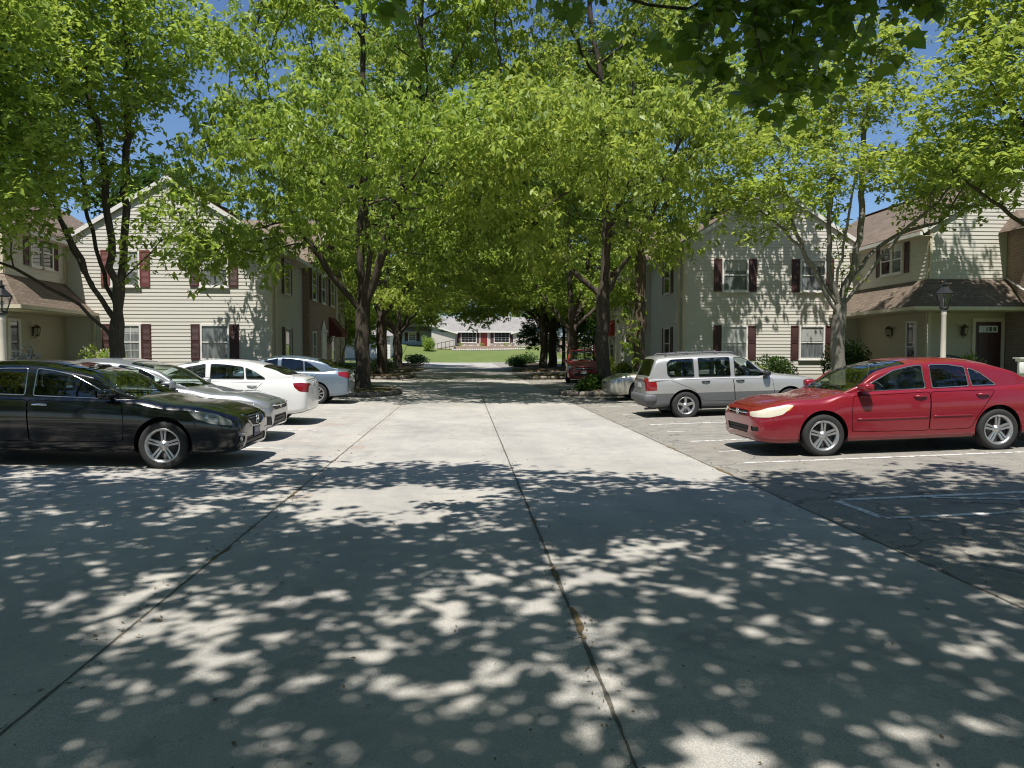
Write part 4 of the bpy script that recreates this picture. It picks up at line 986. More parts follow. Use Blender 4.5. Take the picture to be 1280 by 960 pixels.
window(t, sd, .45, .3, 2.3, .5, shut=None, grid=(1, 1), pane='pane_dark', casing=.1); lantern(t, sd, 1.6, 2.0)
downspout(t, (-6.60, -.10), -.1, 3.0 - GL); downspout(t, (-7.66, -.12), 3.95, 5.4)
mb = MB(); mb.box((-14.5, -5.2, -.3), (-6.9, -3.92, .12)); mb.obj('porch_step', M['walk'], t)

# ---- ranch house closing the view
def plainwall(mb, w, a0, a1, z0, z1, d=0.0): mb.quad([w.p(a0, z0, d), w.p(a1, z0, d), w.p(a1, z1, d), w.p(a0, z1, d)])
ZR = 2.65
t = thing('ranch_house', 'low pale brick ranch house with red front door closing the end of the drive', 'house', (-1.3, 113, ZR))
cen = Wall((0, 0, 0), (1, 0, 0), (0, -1, 0))
mb = MB(); mb.box((0, 0, -.8), (8.55, 7, 2.25)); mb.box((-3.4, -2.0, -.8), (0, 7, 2.25)); mb.box((8.55, -.8, -.8), (14, 7, 2.25)); mb.obj('wall', M['brick_pale'], t)
mb = MB(); wl = Wall((-9.4, 1.2, 0), (1, 0, 0), (0, -1, 0)); wl.lap(mb, lambda z: (0, 6.0), -.8, 2.3, .2); mb.quad([(-9.4, 1.2, -.8), (-9.4, 8, -.8), (-9.4, 8, 2.3), (-9.4, 1.2, 2.3)])
gl_ = Wall((-3.4, -2.0, 0), (1, 0, 0), (0, -1, 0)); mb.obj('side_wing', M['siding_blue'], t)
mb = MB(); slab(mb, [(-10, -.1, 2.2), (15, -.1, 2.2), (13.5, 4.2, 4.55), (-5, 4.2, 4.55)], .12); slab(mb, [(-10, 8.3, 2.2), (15, 8.3, 2.2), (13.5, 4.2, 4.55), (-5, 4.2, 4.55)], .12)
slab(mb, [(-.2, -.35, 2.22), (8.75, -.35, 2.22), (8.0, 2.6, 3.9), (.4, 2.6, 3.9)], .1)
slab(mb, [(-7.0, -2.35, 4.1), (.4, -2.35, 1.98), (.4, 4, 1.98), (-7.0, 4, 4.1)], .1); slab(mb, [(-7.0, -2.35, 4.1), (-10.2, 1, 2.2), (-10.2, 4, 2.2), (-7.0, 4, 4.1)], .1)
slab(mb, [(8.2, -1.1, 1.98), (14.4, -1.1, 3.8), (14.4, 4, 3.8), (8.2, 4, 1.98)], .1)
r = mb.obj('roof', M['shingle_grey'], t)
for q in ([(-3.4, -2.0, 2.25), (0, -2.0, 2.0), (-3.4, -2.0, 3.0)], [(-9.4, 1.19, 2.3), (-3.4, 1.19, 2.3), (-3.4, 1.19, 3.0), (-6.9, 1.19, 4.0)], [(8.55, -.8, 2.0), (14, -.8, 2.25), (14, -.8, 3.6)]):
    mb = MB(); mb.quad(q); mb.obj('gable_siding', M['siding_blue'], r)
mb = MB(); bar(mb, (-7.0, -2.38, 4.0), (.4, -2.38, 1.88), .05, .22); bar(mb, (-.2, -.38, 2.16), (8.75, -.38, 2.16), .06, .2); bar(mb, (8.2, -1.13, 1.88), (14.4, -1.13, 3.7), .05, .22); mb.obj('rake_board', M['trim'], r)
mb = MB(); mb.box((7.0, 3.1, 3.6), (8.3, 3.9, 5.55)); mb.box((6.93, 3.03, 5.4), (8.37, 3.97, 5.6)); mb.obj('chimney', M['brick_pale'], r)
window(t, cen, 2.0, .65, 2.05, 2.15, sw=.5, grid=(4, 2), pane='pane_dark', casing=.1); window(t, cen, 6.9, .65, 2.05, 2.15, sw=.5, grid=(4, 2), pane='pane_dark', casing=.1)
door(t, cen, 4.25, .08, 1.05, 2.1, mat='door_red', lights=False, trim='trim'); window(t, wl, 3.0, .9, 2.0, 1.0, sw=.5, grid=(2, 2), casing=.1)
mb = MB(); mb.box((-.1, -2.3, -.8), (9.2, -.02, .05)); mb.obj('terrace', M['brick_rose'], t)
t = thing('timber_ramp', 'small dark timber ramp and rail at the left end of the ranch house terrace', 'ramp', (-1.3, 110.2, ZR - .1))
mb = MB(); mb.hexa([(-2.6, 0, -.35), (-.05, 0, .1), (-.05, .5, .1), (-2.6, .5, -.35), (-2.6, 0, -.25), (-.05, 0, .2), (-.05, .5, .2), (-2.6, .5, -.25)]); mb.obj('deck', M['bark'], t)
mb = MB(); bar(mb, (-2.6, 0, .5), (-.05, 0, 1.0), .08, .08)
for k in range(5): x = -2.55 + k * .6; bar(mb, (x, 0, -.5), (x, 0.001, .5 + (x + 2.6) * .2), .07, .07)
mb.obj('rail', M['bark'], t)
# pale scalloped stone edging below the terrace
t = MB(); rr = random.Random(4)
for k in range(34):
    x = -1.6 + k * .31; y = 109.2 + rr.uniform(-.05, .05); t.ball((x, y, gz(x, y) + .10), (.15, .14, .2 + rr.uniform(-.03, .03)), 8, 6)
tag(t.obj('stone_edging', M['walk']), 'row of pale rounded edging stones below the ranch house terrace', 'edging')

# ---- far right house: blue siding over rose brick
t = thing('split_level_house', 'blue sided house with rose brick base behind the red vehicle', 'house', (13.2, 104, gz(14, 104)))
mb = MB(); mb.box((0, 0, -.5), (16, 8, 2.1)); mb.obj('lower_wall', M['brick_rose'], t)
w = Wall((0, -.15, 0), (1, 0, 0), (0, -1, 0)); mb = MB(); w.lap(mb, lambda z: (-.2, 16), 2.1, 4.3, .2); mb.quad([(-.2, -.15, 2.1), (-.2, 8, 2.1), (-.2, 8, 4.3), (-.2, -.15, 4.3)]); mb.quad([(-.2, -.15, 2.1), (16, -.15, 2.1), (16, .02, 2.1), (-.2, .02, 2.1)]); mb.obj('upper_wall', M['siding_blue'], t)
mb = MB(); slab(mb, [(-.8, -.8, 4.25), (16.6, -.8, 4.25), (16.6, 4, 6.5), (-.8, 4, 6.5)], .12); slab(mb, [(-.8, 8.8, 4.25), (16.6, 8.8, 4.25), (16.6, 4, 6.5), (-.8, 4, 6.5)], .12); mb.obj('roof', M['shingle_grey'], t)
window(t, w, 2.6, 2.8, 3.9, 1.3, shut=None, grid=(2, 2), pane='pane_dark'); window(t, w, 7.5, 2.8, 3.9, 1.3, shut=None, grid=(2, 2), pane='pane_dark')
w = Wall((0, 0, 0), (1, 0, 0), (0, -1, 0)); door(t, w, 5.0, .1, 1.0, 2.0 - .05, lights=False, trim='trim')
# ---- white garage far left
t = thing('garage', 'long white walled garage at the far left beyond the trees', 'garage', (-25.2, 100, gz(-18, 100) - .1))
mb = MB(); w = Wall((0, 0, 0), (1, 0, 0), (0, -1, 0)); w.lap(mb, lambda z: (0, 15.6), -.3, 3.1, .2); mb.quad([(15.6, 0, -.3), (15.6, 7, -.3), (15.6, 7, 3.1), (15.6, 0, 3.1)]); mb.obj('wall', M['trim'], t)
mb = MB(); slab(mb, [(-.4, -.5, 3.0), (16, -.5, 3.0), (16, 3.5, 4.2), (-.4, 3.5, 4.2)], .1); slab(mb, [(-.4, 7.5, 3.0), (16, 7.5, 3.0), (16, 3.5, 4.2), (-.4, 3.5, 4.2)], .1); mb.obj('roof', M['shingle_grey'], t)
mb = MB()
for k in range(3):
    for j in range(4): w.box(mb, 1.2 + k * 4.9, 4.6 + k * 4.9, .02 + j * .58, .57 + j * .58, .017, .05)
mb.obj('garage_door', M['white_paint'], t)

# ------------------------------------------------------------------ islands, beds, street furniture
def bed(name, label, pts, h, stones=True, seed=1):
    """raised planting island: mulch heap (structure) and an edging of stones (a thing)"""
    rr = random.Random(seed); n = len(pts); c = (sum(p[0] for p in pts) / n, sum(p[1] for p in pts) / n); mb = MB(); rings = []
    for f, hh in ((1, .0), (.97, h * .75), (.8, h), (.45, h * 1.15), (.01, h * 1.2)): rings.append([(c[0] + (p[0] - c[0]) * f, c[1] + (p[1] - c[1]) * f, gz(c[0] + (p[0] - c[0]) * f, c[1] + (p[1] - c[1]) * f) + hh + (rr.uniform(-.03, .03) if 0 < hh else 0)) for p in pts])
    for a, b in zip(rings, rings[1:]):
        for i in range(n): mb.quad([a[i], a[(i + 1) % n], b[(i + 1) % n], b[i]], True)
    tag(mb.obj(name, M['mulch']), kind='structure')
    if label:
        mb = MB(); P = pts + [pts[0]]
        for a, b in zip(P, P[1:]):
            L = math.dist(a, b); k = max(1, int(L / .42))
            for i in range(k):
                u = (i + .5) / k; x = a[0] + (b[0] - a[0]) * u; y = a[1] + (b[1] - a[1]) * u; an = math.atan2(b[1] - a[1], b[0] - a[0]) + rr.uniform(-.12, .12); hl = L / k / 2 * .94; hw = .11 + rr.uniform(0, .03); z = gz(x, y); hh = h * .9 + rr.uniform(-.03, .05)
                bm = bmesh.new(); bmesh.ops.create_cube(bm, size=2)
                for v in bm.verts: v.co = Vector((v.co.x * hl * (1 - .06 * rr.random()), v.co.y * hw, v.co.z * hh / 2))
                bmesh.ops.bevel(bm, geom=bm.edges[:], offset=.025, segments=2, affect='EDGES')
                bm.transform(Matrix.Translation((x, y, z + hh / 2 - .01)) @ Matrix.Rotation(an, 4, 'Z')); mb.addbm(bm, True); bm.free()
        tag(mb.obj('stone_border', M['stone']), label, 'stone border')
def oval(cx, cy, rx, ry, n=22, p=.75): return [(cx + rx * math.copysign(abs(math.cos(6.2832 * i / n)) ** p, math.cos(6.2832 * i / n)), cy + ry * math.copysign(abs(math.sin(6.2832 * i / n)) ** p, math.sin(6.2832 * i / n))) for i in range(n)]
bed('planting_bed', 'low weathered stone edging round the tree bed right of the drive nearest the tan sedan', oval(6.1, 29.2, 2.3, 1.9), .2, True, 2)
bed('planting_bed', 'low stone edging round the tree bed left of the drive beside the silver blue sedan', oval(-5.2, 30.3, 2.6, 3.2), .2, True, 3)
bed('planting_bed', 'stone edging of the second tree bed right of the drive behind the red vehicle', oval(6.0, 46.2, 2.2, 2.4), .2, True, 4)
bed('planting_bed', 'stone edging of the long tree bed left of the drive', oval(-5.7, 48, 2.5, 4.6), .2, True, 5)
bed('planting_bed', None, oval(-5.7, 64, 2.4, 7), .15, False, 6); bed('planting_bed', None, oval(6.6, 63, 2.6, 6), .15, False, 7); bed('planting_bed', None, oval(-6.4, 79, 2.2, 5), .15, False, 8); bed('planting_bed', None, oval(6.9, 79, 2.2, 6), .15, False, 9)
sheet('mulch_bed', XR + .16, 18.6, 29.6, 31.5, .02, M['mulch']); sheet('mulch_bed', -16, XL - .16, 28.0, 30.0, .02, M['mulch'])
sheet('mulch_bed', XR + .16, 15.6, 24.3, 28.2, .02, M['mulch']); sheet('sidewalk', XR + .16, 10.6, -20, 24, .025, M['walk']); sheet('sidewalk', -9.9, XL - .16, -20, 24, .025, M['walk'])
sheet('mulch_bed', XR + .16, 11.4, 31.5, 49.5, .02, M['mulch']); sheet('mulch_bed', -9.3, XL - .16, 30, 48, .02, M['mulch']) if False else None

def lamp_post(label, x, y, H):
    z = gz(x, y); t = thing('lamp_post', label, 'lamp post', (x, y, z), 0, 'lamp posts beside the parking bays'); h = H - z
    mb = MB(); mb.lathe([(.001, -.1), (.085, -.1), (.085, .06), (.066, .10), (.062, .9), (.05, h - .12), (.058, h - .10), (.058, h - .04), (.045, h), (.001, h)], sides=16); mb.obj('post', M['post'], t)
    mb = MB(); mb.lathe([(.05, h), (.09, h + .02), (.095, h + .05), (.06, h + .06)], sides=12)
    zb, zt = h + .06, h + .36; rb, rt = .085, .185
    for k in range(6):
        a = k * math.pi / 3; a2 = a + math.pi / 3
        mb.tube([(rb * math.cos(a), rb * math.sin(a), zb), (rt * math.cos(a), rt * math.sin(a), zt)], .011, 5)
        mb.tube([(rt * math.cos(a), rt * math.sin(a), zt), (rt * math.cos(a2), rt * math.sin(a2), zt)], .012, 5); mb.tube([(rb * math.cos(a), rb * math.sin(a), zb), (rb * math.cos(a2), rb * math.sin(a2), zb)], .011, 5)
    mb.lathe([(.20, zt), (.17, zt + .03), (.06, zt + .14), (.055, zt + .18), (.08, zt + .19), (.03, zt + .215), (.018, zt + .26), (.03, zt + .275), (.001, zt + .31)], sides=6, smooth=False); mb.obj('lantern', M['black_metal'], t)
    mb = MB(); mb.lathe([(rb * .97, zb + .005), (rt * .97, zt - .005)], sides=6, smooth=False); mb.obj('lantern_glass', M['lampglass'], t)
    mb = MB(); mb.lathe([(.001, zb), (.018, zb), (.018, zb + .11), (.03, zb + .14), (.028, zb + .19), (.001, zb + .22)], sides=10); mb.obj('bulb', M['white_paint'], t)
    return t
lamp_post('cream lamp post with black lantern behind the red sedan', 10.45, 16, 2.55)
lamp_post('cream lamp post with black lantern at the left edge behind the black sedan', -8.72, 15, 2.33)
t = thing('lamp_post', 'dark slim lamp post far right beyond the red vehicle', 'lamp post', (11.5, 72, gz(11.5, 72)), 0, None)
mb = MB(); mb.lathe([(.12, 0), (.07, .3), (.05, 2.8), (.001, 2.8)], sides=10); mb.obj('post', M['black_metal'], t); mb = MB(); mb.lathe([(.05, 2.8), (.14, 2.9), (.22, 3.4), (.24, 3.42), (.05, 3.65), (.001, 3.75)], sides=6, smooth=False); mb.obj('lantern', M['black_metal'], t)

t = thing('mailbox_post', 'white wooden mailbox post at the right edge by the brick wall', 'mailbox', (12.55, 16.4, gz(12.55, 16.4)))
mb = MB(); mb.box((-.05, -.05, -.1), (.05, .05, 1.02)); mb.hexa([(-.05, -.03, .55), (.05, -.03, .55), (.05, .03, .55), (-.05, .03, .55), (.32, -.03, .95), (.36, -.03, .92), (.36, .03, .92), (.32, .03, .95)]); mb.box((-.08, -.08, 1.02), (.5, .08, 1.08)); mb.obj('post', M['white_paint'], t)
mb = MB(); mb.rbox((-.11, -.11, .74), (.10, -.052, 1.0), .02); mb.box((-.13, -.13, 1.085), (.13, .10, 1.11)); mb.obj('paper_box', M['white_paint'], t)

t = thing('garden_bench', 'dark metal garden bench with arched back beside the maroon door', 'bench', (16.6, 24.9, .62))
mb = MB(); mb.box((-.55, -.22, .40), (.55, .22, .44)); mb.obj('seat', M['black_metal'], t)
mb = MB(); mb.tube([(-.55, .22, .3), (-.55, .24, .72), (-.35, .25, .86), (0, .26, .92), (.35, .25, .86), (.55, .24, .72), (.55, .22, .3)], .025, 8)
for k in range(9): x = -.48 + k * .12; mb.tube([(x, .22, .44), (x, .25, .70 + .18 * (1 - (x / .55) ** 2))], .012, 5)
mb.box((-.45, .235, .50), (.45, .262, .78)); mb.obj('backrest', M['black_metal'], t)
for x in (-.52, .52):
    for y in (-.2, .2): mb = MB(); mb.box((x - .02, y - .02, -.05), (x + .02, y + .02, .40)); mb.obj('leg', M['black_metal'], t)
def flowerpot(label, x, y, z, s, leaf, fl, seed):
    t = thing('flower_pot', label, 'flower pot', (x, y, z)); mb = MB(); mb.lathe([(.001, 0), (.12 * s, 0), (.17 * s, .26 * s), (.19 * s, .26 * s), (.19 * s, .32 * s), (.16 * s, .32 * s), (.15 * s, .27 * s), (.001, .27 * s)], sides=18); mb.obj('pot', M['pot'], t)
    rng = np.random.default_rng(seed); C = rng.normal(0, .12 * s, (260, 3)) + np.array([0, 0, .45 * s]); d = C - np.array([0, 0, .25 * s])
    link('foliage', leaves_mesh('foliage', C, d + rng.normal(0, .1, d.shape), rng.normal(size=d.shape), np.full(260, .10 * s), DIAMOND, M[leaf], rng), t)
    if fl: link('blossom', leaves_mesh('blossom', C[:70] * 1.03 + np.array([0, 0, .04]), d[:70], rng.normal(size=(70, 3)), np.full(70, .07 * s), DIAMOND, M['flower'], rng), t)
flowerpot('terracotta pot of pale flowers on the step at the maroon door', 17.55, 25.5, .62, 1.3, 'leaf', True, 3)

GS = 'clipped shrubs along the building fronts'
bush('shrub', 'large round dark green shrub under the skirt roof beside the grey trunk', 14.9, 28.9, 1.05, .9, 1.75, 5200, .095, M['leaf_deep'], 1)
bush('shrub', 'dark rounded yew shrub below the left gable right hand window', -9.0, 28.6, .95, .7, .95, 3600, .08, M['leaf_deep'], 2)
bush('shrub', 'loose pale green shrub at the right corner of the left gable wall', -7.6, 28.9, .8, .6, .85, 1900, .10, M['leaf'], 3)
bush('shrub', 'white flowering shrub in the corner between left wing and gable', -13.0, 28.2, .8, .7, 1.5, 2600, .10, M['leaf'], 4, flowers=260)
bush('shrub', 'low dark shrub hugging the left wing wall', -13.6, 27.4, .8, .6, .95, 1800, .09, M['leaf_deep'], 41)
blade_plant('grass_clump', 'low strap leaved clump below the left gable left hand window', -11.05, 28.9, .6, .75, 60, M['leaf'], 5)
blade_plant('grass_clump', 'tawny arching ornamental grass beside the white flowering shrub', -12.3, 26.9, .75, 1.15, 90, leaf_mat('straw_blade', (.25, .15, .05), (.42, .28, .10), (.3, .2, .08), .2), 6, w=.022)
bush('shrub', 'pale pink leaved plant just right of the left edge lamp post', -12.6, 22.6, .42, .4, 1.5, 700, .13, M['flower'], 7, cat='plant')
for i, (x, y, rx, h, l, s, mt) in enumerate(((9.9, 29.9, 1.0, 1.2, 'loose light green shrub at the left corner of the right gable wall', 11, 'leaf'), (11.4, 30.3, .9, 1.05, 'green shrub below the right gable left hand window', 12, 'leaf'), (12.7, 30.3, .8, 1.15, 'darker round shrub right of the right gable left hand window', 13, 'leaf_deep'))):
    bush('shrub', l, x, y, rx, .7, h, 2500, .10, M[mt], s, group=GS)
for i, x in enumerate((14.9, 15.7, 16.4)): blade_plant('lily_clump', 'upright strap leaved clump along the right gable foot behind the silver wagon', x, 29.9, .4, .55, 45, M['leaf'], 20 + i)['group'] = 'strap leaved clumps along the right gable'
for i, (x, y, rx, ry, h, l, mt) in enumerate(((4.7, 28.2, .5, .45, .8, 'dark evergreen shrub in the stone edged bed before the red vehicle', 'leaf_deep'), (8.3, 36.5, .9, 1.2, .85, 'clipped dark hedge clump at the brown trunk beside the right building', 'leaf_deep'), (8.5, 41.0, .8, 1.2, 1.0, 'light green bush by the red awning window', 'leaf2'), (8.6, 45.5, .9, 1.4, 1.3, 'yellow green bush past the far corner of the right building', 'leaf2'),
        (-7.2, 38.5, 1.2, 2.0, 1.15, 'wide dark hedge against the left building beyond the silver blue sedan', 'leaf_deep'), (-6.9, 43.5, 1.1, 1.6, 1.0, 'dark low hedge at the far corner of the left building', 'leaf_deep'), (-6.0, 56, 1.2, 1.6, 1.1, 'dark shrub between second and third trunks left of the drive', 'leaf_deep'), (-4.9, 82, 1.5, 1.6, 1.25, 'round dark shrub at the far left end of the drive before the lawn', 'leaf_deep'),
        (6.2, 80, 1.7, 1.7, 1.35, 'round dark shrub at the far right end of the drive before the lawn', 'leaf_deep'), (8.8, 57, 1.7, 1.7, 3.4, 'tall dark evergreen bush right of the two close trunks', 'leaf_deep'), (-5.0, 108.5, 1.0, 1.0, 2.4, 'upright bright green cone shrub at the left end of the ranch house', 'leaf'), (5.2, 74, 1.1, 1.4, 1.0, 'low dark shrub beneath the two close trunks', 'leaf_deep'))):
    bush('shrub', l, x, y, rx, ry, h, 2200, .11 if y < 60 else .17, M[mt], 60 + i)
bush('shrub', 'leafy plant at the foot of the white mailbox post', 12.75, 16.2, .3, .3, .62, 380, .09, M['leaf2'], 90, cat='plant')
for i in range(9):
    x = -.6 + i * 1.05 + (.4 if i > 3 else 0)
    bush('flower_clump', ('leftmost', 'second', 'third', 'fourth', 'middle', 'sixth', 'seventh', 'eighth', 'rightmost')[i] + ' small pale flowering clump from the left on the ranch house terrace', x, 111.4, .42, .35, .55, 160, .14, M['flower' if i % 3 else 'leaf'], 120 + i, cat='plant', group='flower clumps on the ranch terrace', z=ZR + .03, stems=3)
# ------------------------------------------------------------------ vehicles
def pchip(pts):
    pts = sorted(pts); x = np.array([p[0] for p in pts], float); y = np.array([p[1] for p in pts], float)
    h = np.diff(x); d = np.diff(y) / h; m = np.zeros(len(x)); m[0] = d[0]; m[-1] = d[-1]
    for i in range(1, len(x) - 1):
        if d[i - 1] * d[i] > 0: w1 = 2 * h[i] + h[i - 1]; w2 = h[i] + 2 * h[i - 1]; m[i] = (w1 + w2) / (w1 / d[i - 1] + w2 / d[i])
    def f(q):
        q = min(max(q, x[0]), x[-1]); i = min(int(np.searchsorted(x, q, 'right')) - 1, len(x) - 2); i = max(i, 0)
        t = (q - x[i]) / h[i]; t2 = t * t; t3 = t2 * t
        return (2 * t3 - 3 * t2 + 1) * y[i] + (t3 - 2 * t2 + t) * h[i] * m[i] + (-2 * t3 + 3 * t2) * y[i + 1] + (t3 - t2) * h[i] * m[i + 1]
    return f
def catmull(P, k):
    out = []; n = len(P)
    for i in range(n - 1):
        p0 = P[max(i - 1, 0)]; p1 = P[i]; p2 = P[i + 1]; p3 = P[min(i + 2, n - 1)]
        for j in range(k):
            t = j / k; out.append(tuple(.5 * (2 * b + (c - a) * t + (2 * a - 5 * b + 4 * c - d) * t * t + (-a + 3 * b - 3 * c + d) * t ** 3) for a, b, c, d in zip(p0, p1, p2, p3)))
    out.append(tuple(P[-1])); return out
def inpoly(x, y, P):
    c = False; j = len(P) - 1
    for i in range(len(P)):
        if (P[i][1] > y) != (P[j][1] > y) and x < (P[j][0] - P[i][0]) * (y - P[i][1]) / (P[j][1] - P[i][1]) + P[i][0]: c = not c
        j = i
    return c
def rounded(P, r, k=4):
    """polygon with rounded corners"""
    out = []; n = len(P)
    for i in range(n):
        a = Vector(P[i - 1]); b = Vector(P[i]); c = Vector(P[(i + 1) % n]); u = a - b; v = c - b; q = min(r, u.length * .45, v.length * .45); u = u.normalized() * q; v = v.normalized() * q
        for j in range(k + 1):
            t = j / k; p = (b + u) * (1 - t) ** 2 + b * 2 * t * (1 - t) + (b + v) * t * t; out.append((p.x, p.y))
    return out
def grow_poly(P, d):
    """offset polygon outward by d"""
    A = sum(P[i - 1][0] * P[i][1] - P[i][0] * P[i - 1][1] for i in range(len(P))); s = 1 if A > 0 else -1; out = []; n = len(P)
    for i in range(n):
        a = Vector(P[i - 1]); b = Vector(P[i]); c = Vector(P[(i + 1) % n]); u = (b - a); v = (c - b)
        if u.length < 1e-6 or v.length < 1e-6: out.append((b.x, b.y)); continue
        u.normalize(); v.normalize(); n1 = Vector((u.y, -u.x)) * s; n2 = Vector((v.y, -v.x)) * s; m = n1 + n2; L = m.length
        m = m / L if L > 1e-6 else n1; k = d / max(.4, m.dot(n1)); out.append((b.x + m.x * k, b.y + m.y * k))
    return out
AX = {'y': (0, 2), 'x': (1, 2), 'z': (0, 1)}

class Shell:
    def __init__(s, bm):
        s.bm = bm; bm.normal_update(); s.ref = bm.copy(); s.bvh = BVHTree.FromBMesh(s.ref); s.ref.verts.ensure_lookup_table(); s.ref.faces.ensure_lookup_table()
    def normal_at(s, co):
        p, n, i, d = s.bvh.find_nearest(co)
        if i is None: return Vector((0, 0, 1))
        f = s.ref.faces[i]; w = [1 / ((v.co - p).length + 1e-4) ** 1.5 for v in f.verts]; r = Vector((0, 0, 0))
        for v, q in zip(f.verts, w): r += v.normal * q
        return r.normalized()
    def cut(s, poly, axis, filt):
        """score the polygon into the surface, return the faces inside it"""
        a, b = AX[axis]; bm = s.bm; x0 = min(p[0] for p in poly); x1 = max(p[0] for p in poly); y0 = min(p[1] for p in poly); y1 = max(p[1] for p in poly)
        def bb(f):
            xs = [v.co[a] for v in f.verts]; ys = [v.co[b] for v in f.verts]; return min(xs), max(xs), min(ys), max(ys)
        cand = set()
        for f in bm.faces:
            q = bb(f)
            if q[1] >= x0 - .01 and q[0] <= x1 + .01 and q[3] >= y0 - .01 and q[2] <= y1 + .01 and filt(f): cand.add(f)
        n = len(poly)
        for i in range(n):
            p = poly[i]; q = poly[(i + 1) % n]; dx, dy = q[0] - p[0], q[1] - p[1]; L = math.hypot(dx, dy)
            if L < 1e-5: continue
            sx0, sx1, sy0, sy1 = min(p[0], q[0]) - 1e-4, max(p[0], q[0]) + 1e-4, min(p[1], q[1]) - 1e-4, max(p[1], q[1]) + 1e-4
            loc = []
            for f in cand:
                if not f.is_valid: continue
                w = bb(f)
                if w[1] >= sx0 and w[0] <= sx1 and w[3] >= sy0 and w[2] <= sy1: loc.append(f)
            if not loc: continue
            co = [0, 0, 0]; no = [0, 0, 0]; co[a] = p[0]; co[b] = p[1]; no[a] = -dy / L; no[b] = dx / L
            geom = list(loc) + list({e for f in loc for e in f.edges}) + list({v for f in loc for v in f.verts})
            r = bmesh.ops.bisect_plane(bm, geom=geom, dist=2e-4, plane_co=co, plane_no=no)
            for g in r['geom']:
                if isinstance(g, bmesh.types.BMFace): cand.add(g)
            cand = {f for f in cand if f.is_valid}
        out = []
        for f in cand:
            c = f.calc_center_median()
            if inpoly(c[a], c[b], poly) and filt(f): out.append(f)
        return out
    def take(s, faces, name, mat, parent, off=0.0, remove=True):
        """lift faces off the shell into a part of their own, moved along the surface normal by off"""
        if not faces: return None
        vs = {}; V = []; F = []
        for f in faces:
            idx = []
            for v in f.verts:
                if v not in vs: vs[v] = len(V); V.append(v.co.copy())
                idx.append(vs[v])
            F.append(idx)
        N = [s.normal_at(c) for c in V]; V2 = [c + n * off for c, n in zip(V, N)]
        me = bpy.data.meshes.new(name); me.from_pydata([tuple(v) for v in V2], [], F); me.materials.append(mat)
        for p in me.polygons: p.use_smooth = True
        me.normals_split_custom_set_from_vertices([tuple(n) for n in N])
        if remove: bmesh.ops.delete(s.bm, geom=list(faces), context='FACES')
        return link(name, me, parent)
    def finish(s, name, mats, parent, flat_below=None):
        bm = s.bm; loose = [v for v in bm.verts if not v.link_faces]; bmesh.ops.delete(bm, geom=loose, context='VERTS')
        me = bpy.data.meshes.new(name); N = []
        bm.verts.index_update()
        for v in bm.verts: N.append(tuple(s.normal_at(v.co)))
        bm.to_mesh(me)
        for m in mats: me.materials.append(m)
        for p in me.polygons: p.use_smooth = True
        me.normals_split_custom_set_from_vertices(N)
        return link(name, me, parent)

def loft(stations, sec, caps=True):
    """bmesh from closed cross-sections: sec(x) gives half section (y,z) from bottom centre to top centre"""
    bm = bmesh.new(); rows = []
    for x in stations:
        h = sec(x); full = [(y, z) for y, z in h] + [(-y, z) for y, z in h[-2:0:-1]]
        rows.append([bm.verts.new((x, y, z)) for y, z in full])
    n = len(rows[0])
    for r0, r1 in zip(rows, rows[1:]):
        for j in range(n): bm.faces.new((r0[j], r0[(j + 1) % n], r1[(j + 1) % n], r1[j]))
    if caps:
        h = (n + 2) // 2
        for r, fl in ((rows[0], True), (rows[-1], False)):
            # bridge left and right halves of the end ring
            for j in range(h - 1):
                a, b = r[j], r[j + 1]; c, d = r[(-j - 1) % n], r[(-j) % n]
                q = [a, b, c, d]; u = []
                for v in q:
                    if v not in u: u.append(v)
                if len(u) >= 3:
                    try: bm.faces.new(u if not fl else u[::-1])
                    except ValueError: pass
    bmesh.ops.recalc_face_normals(bm, faces=bm.faces[:])
    return bm, n

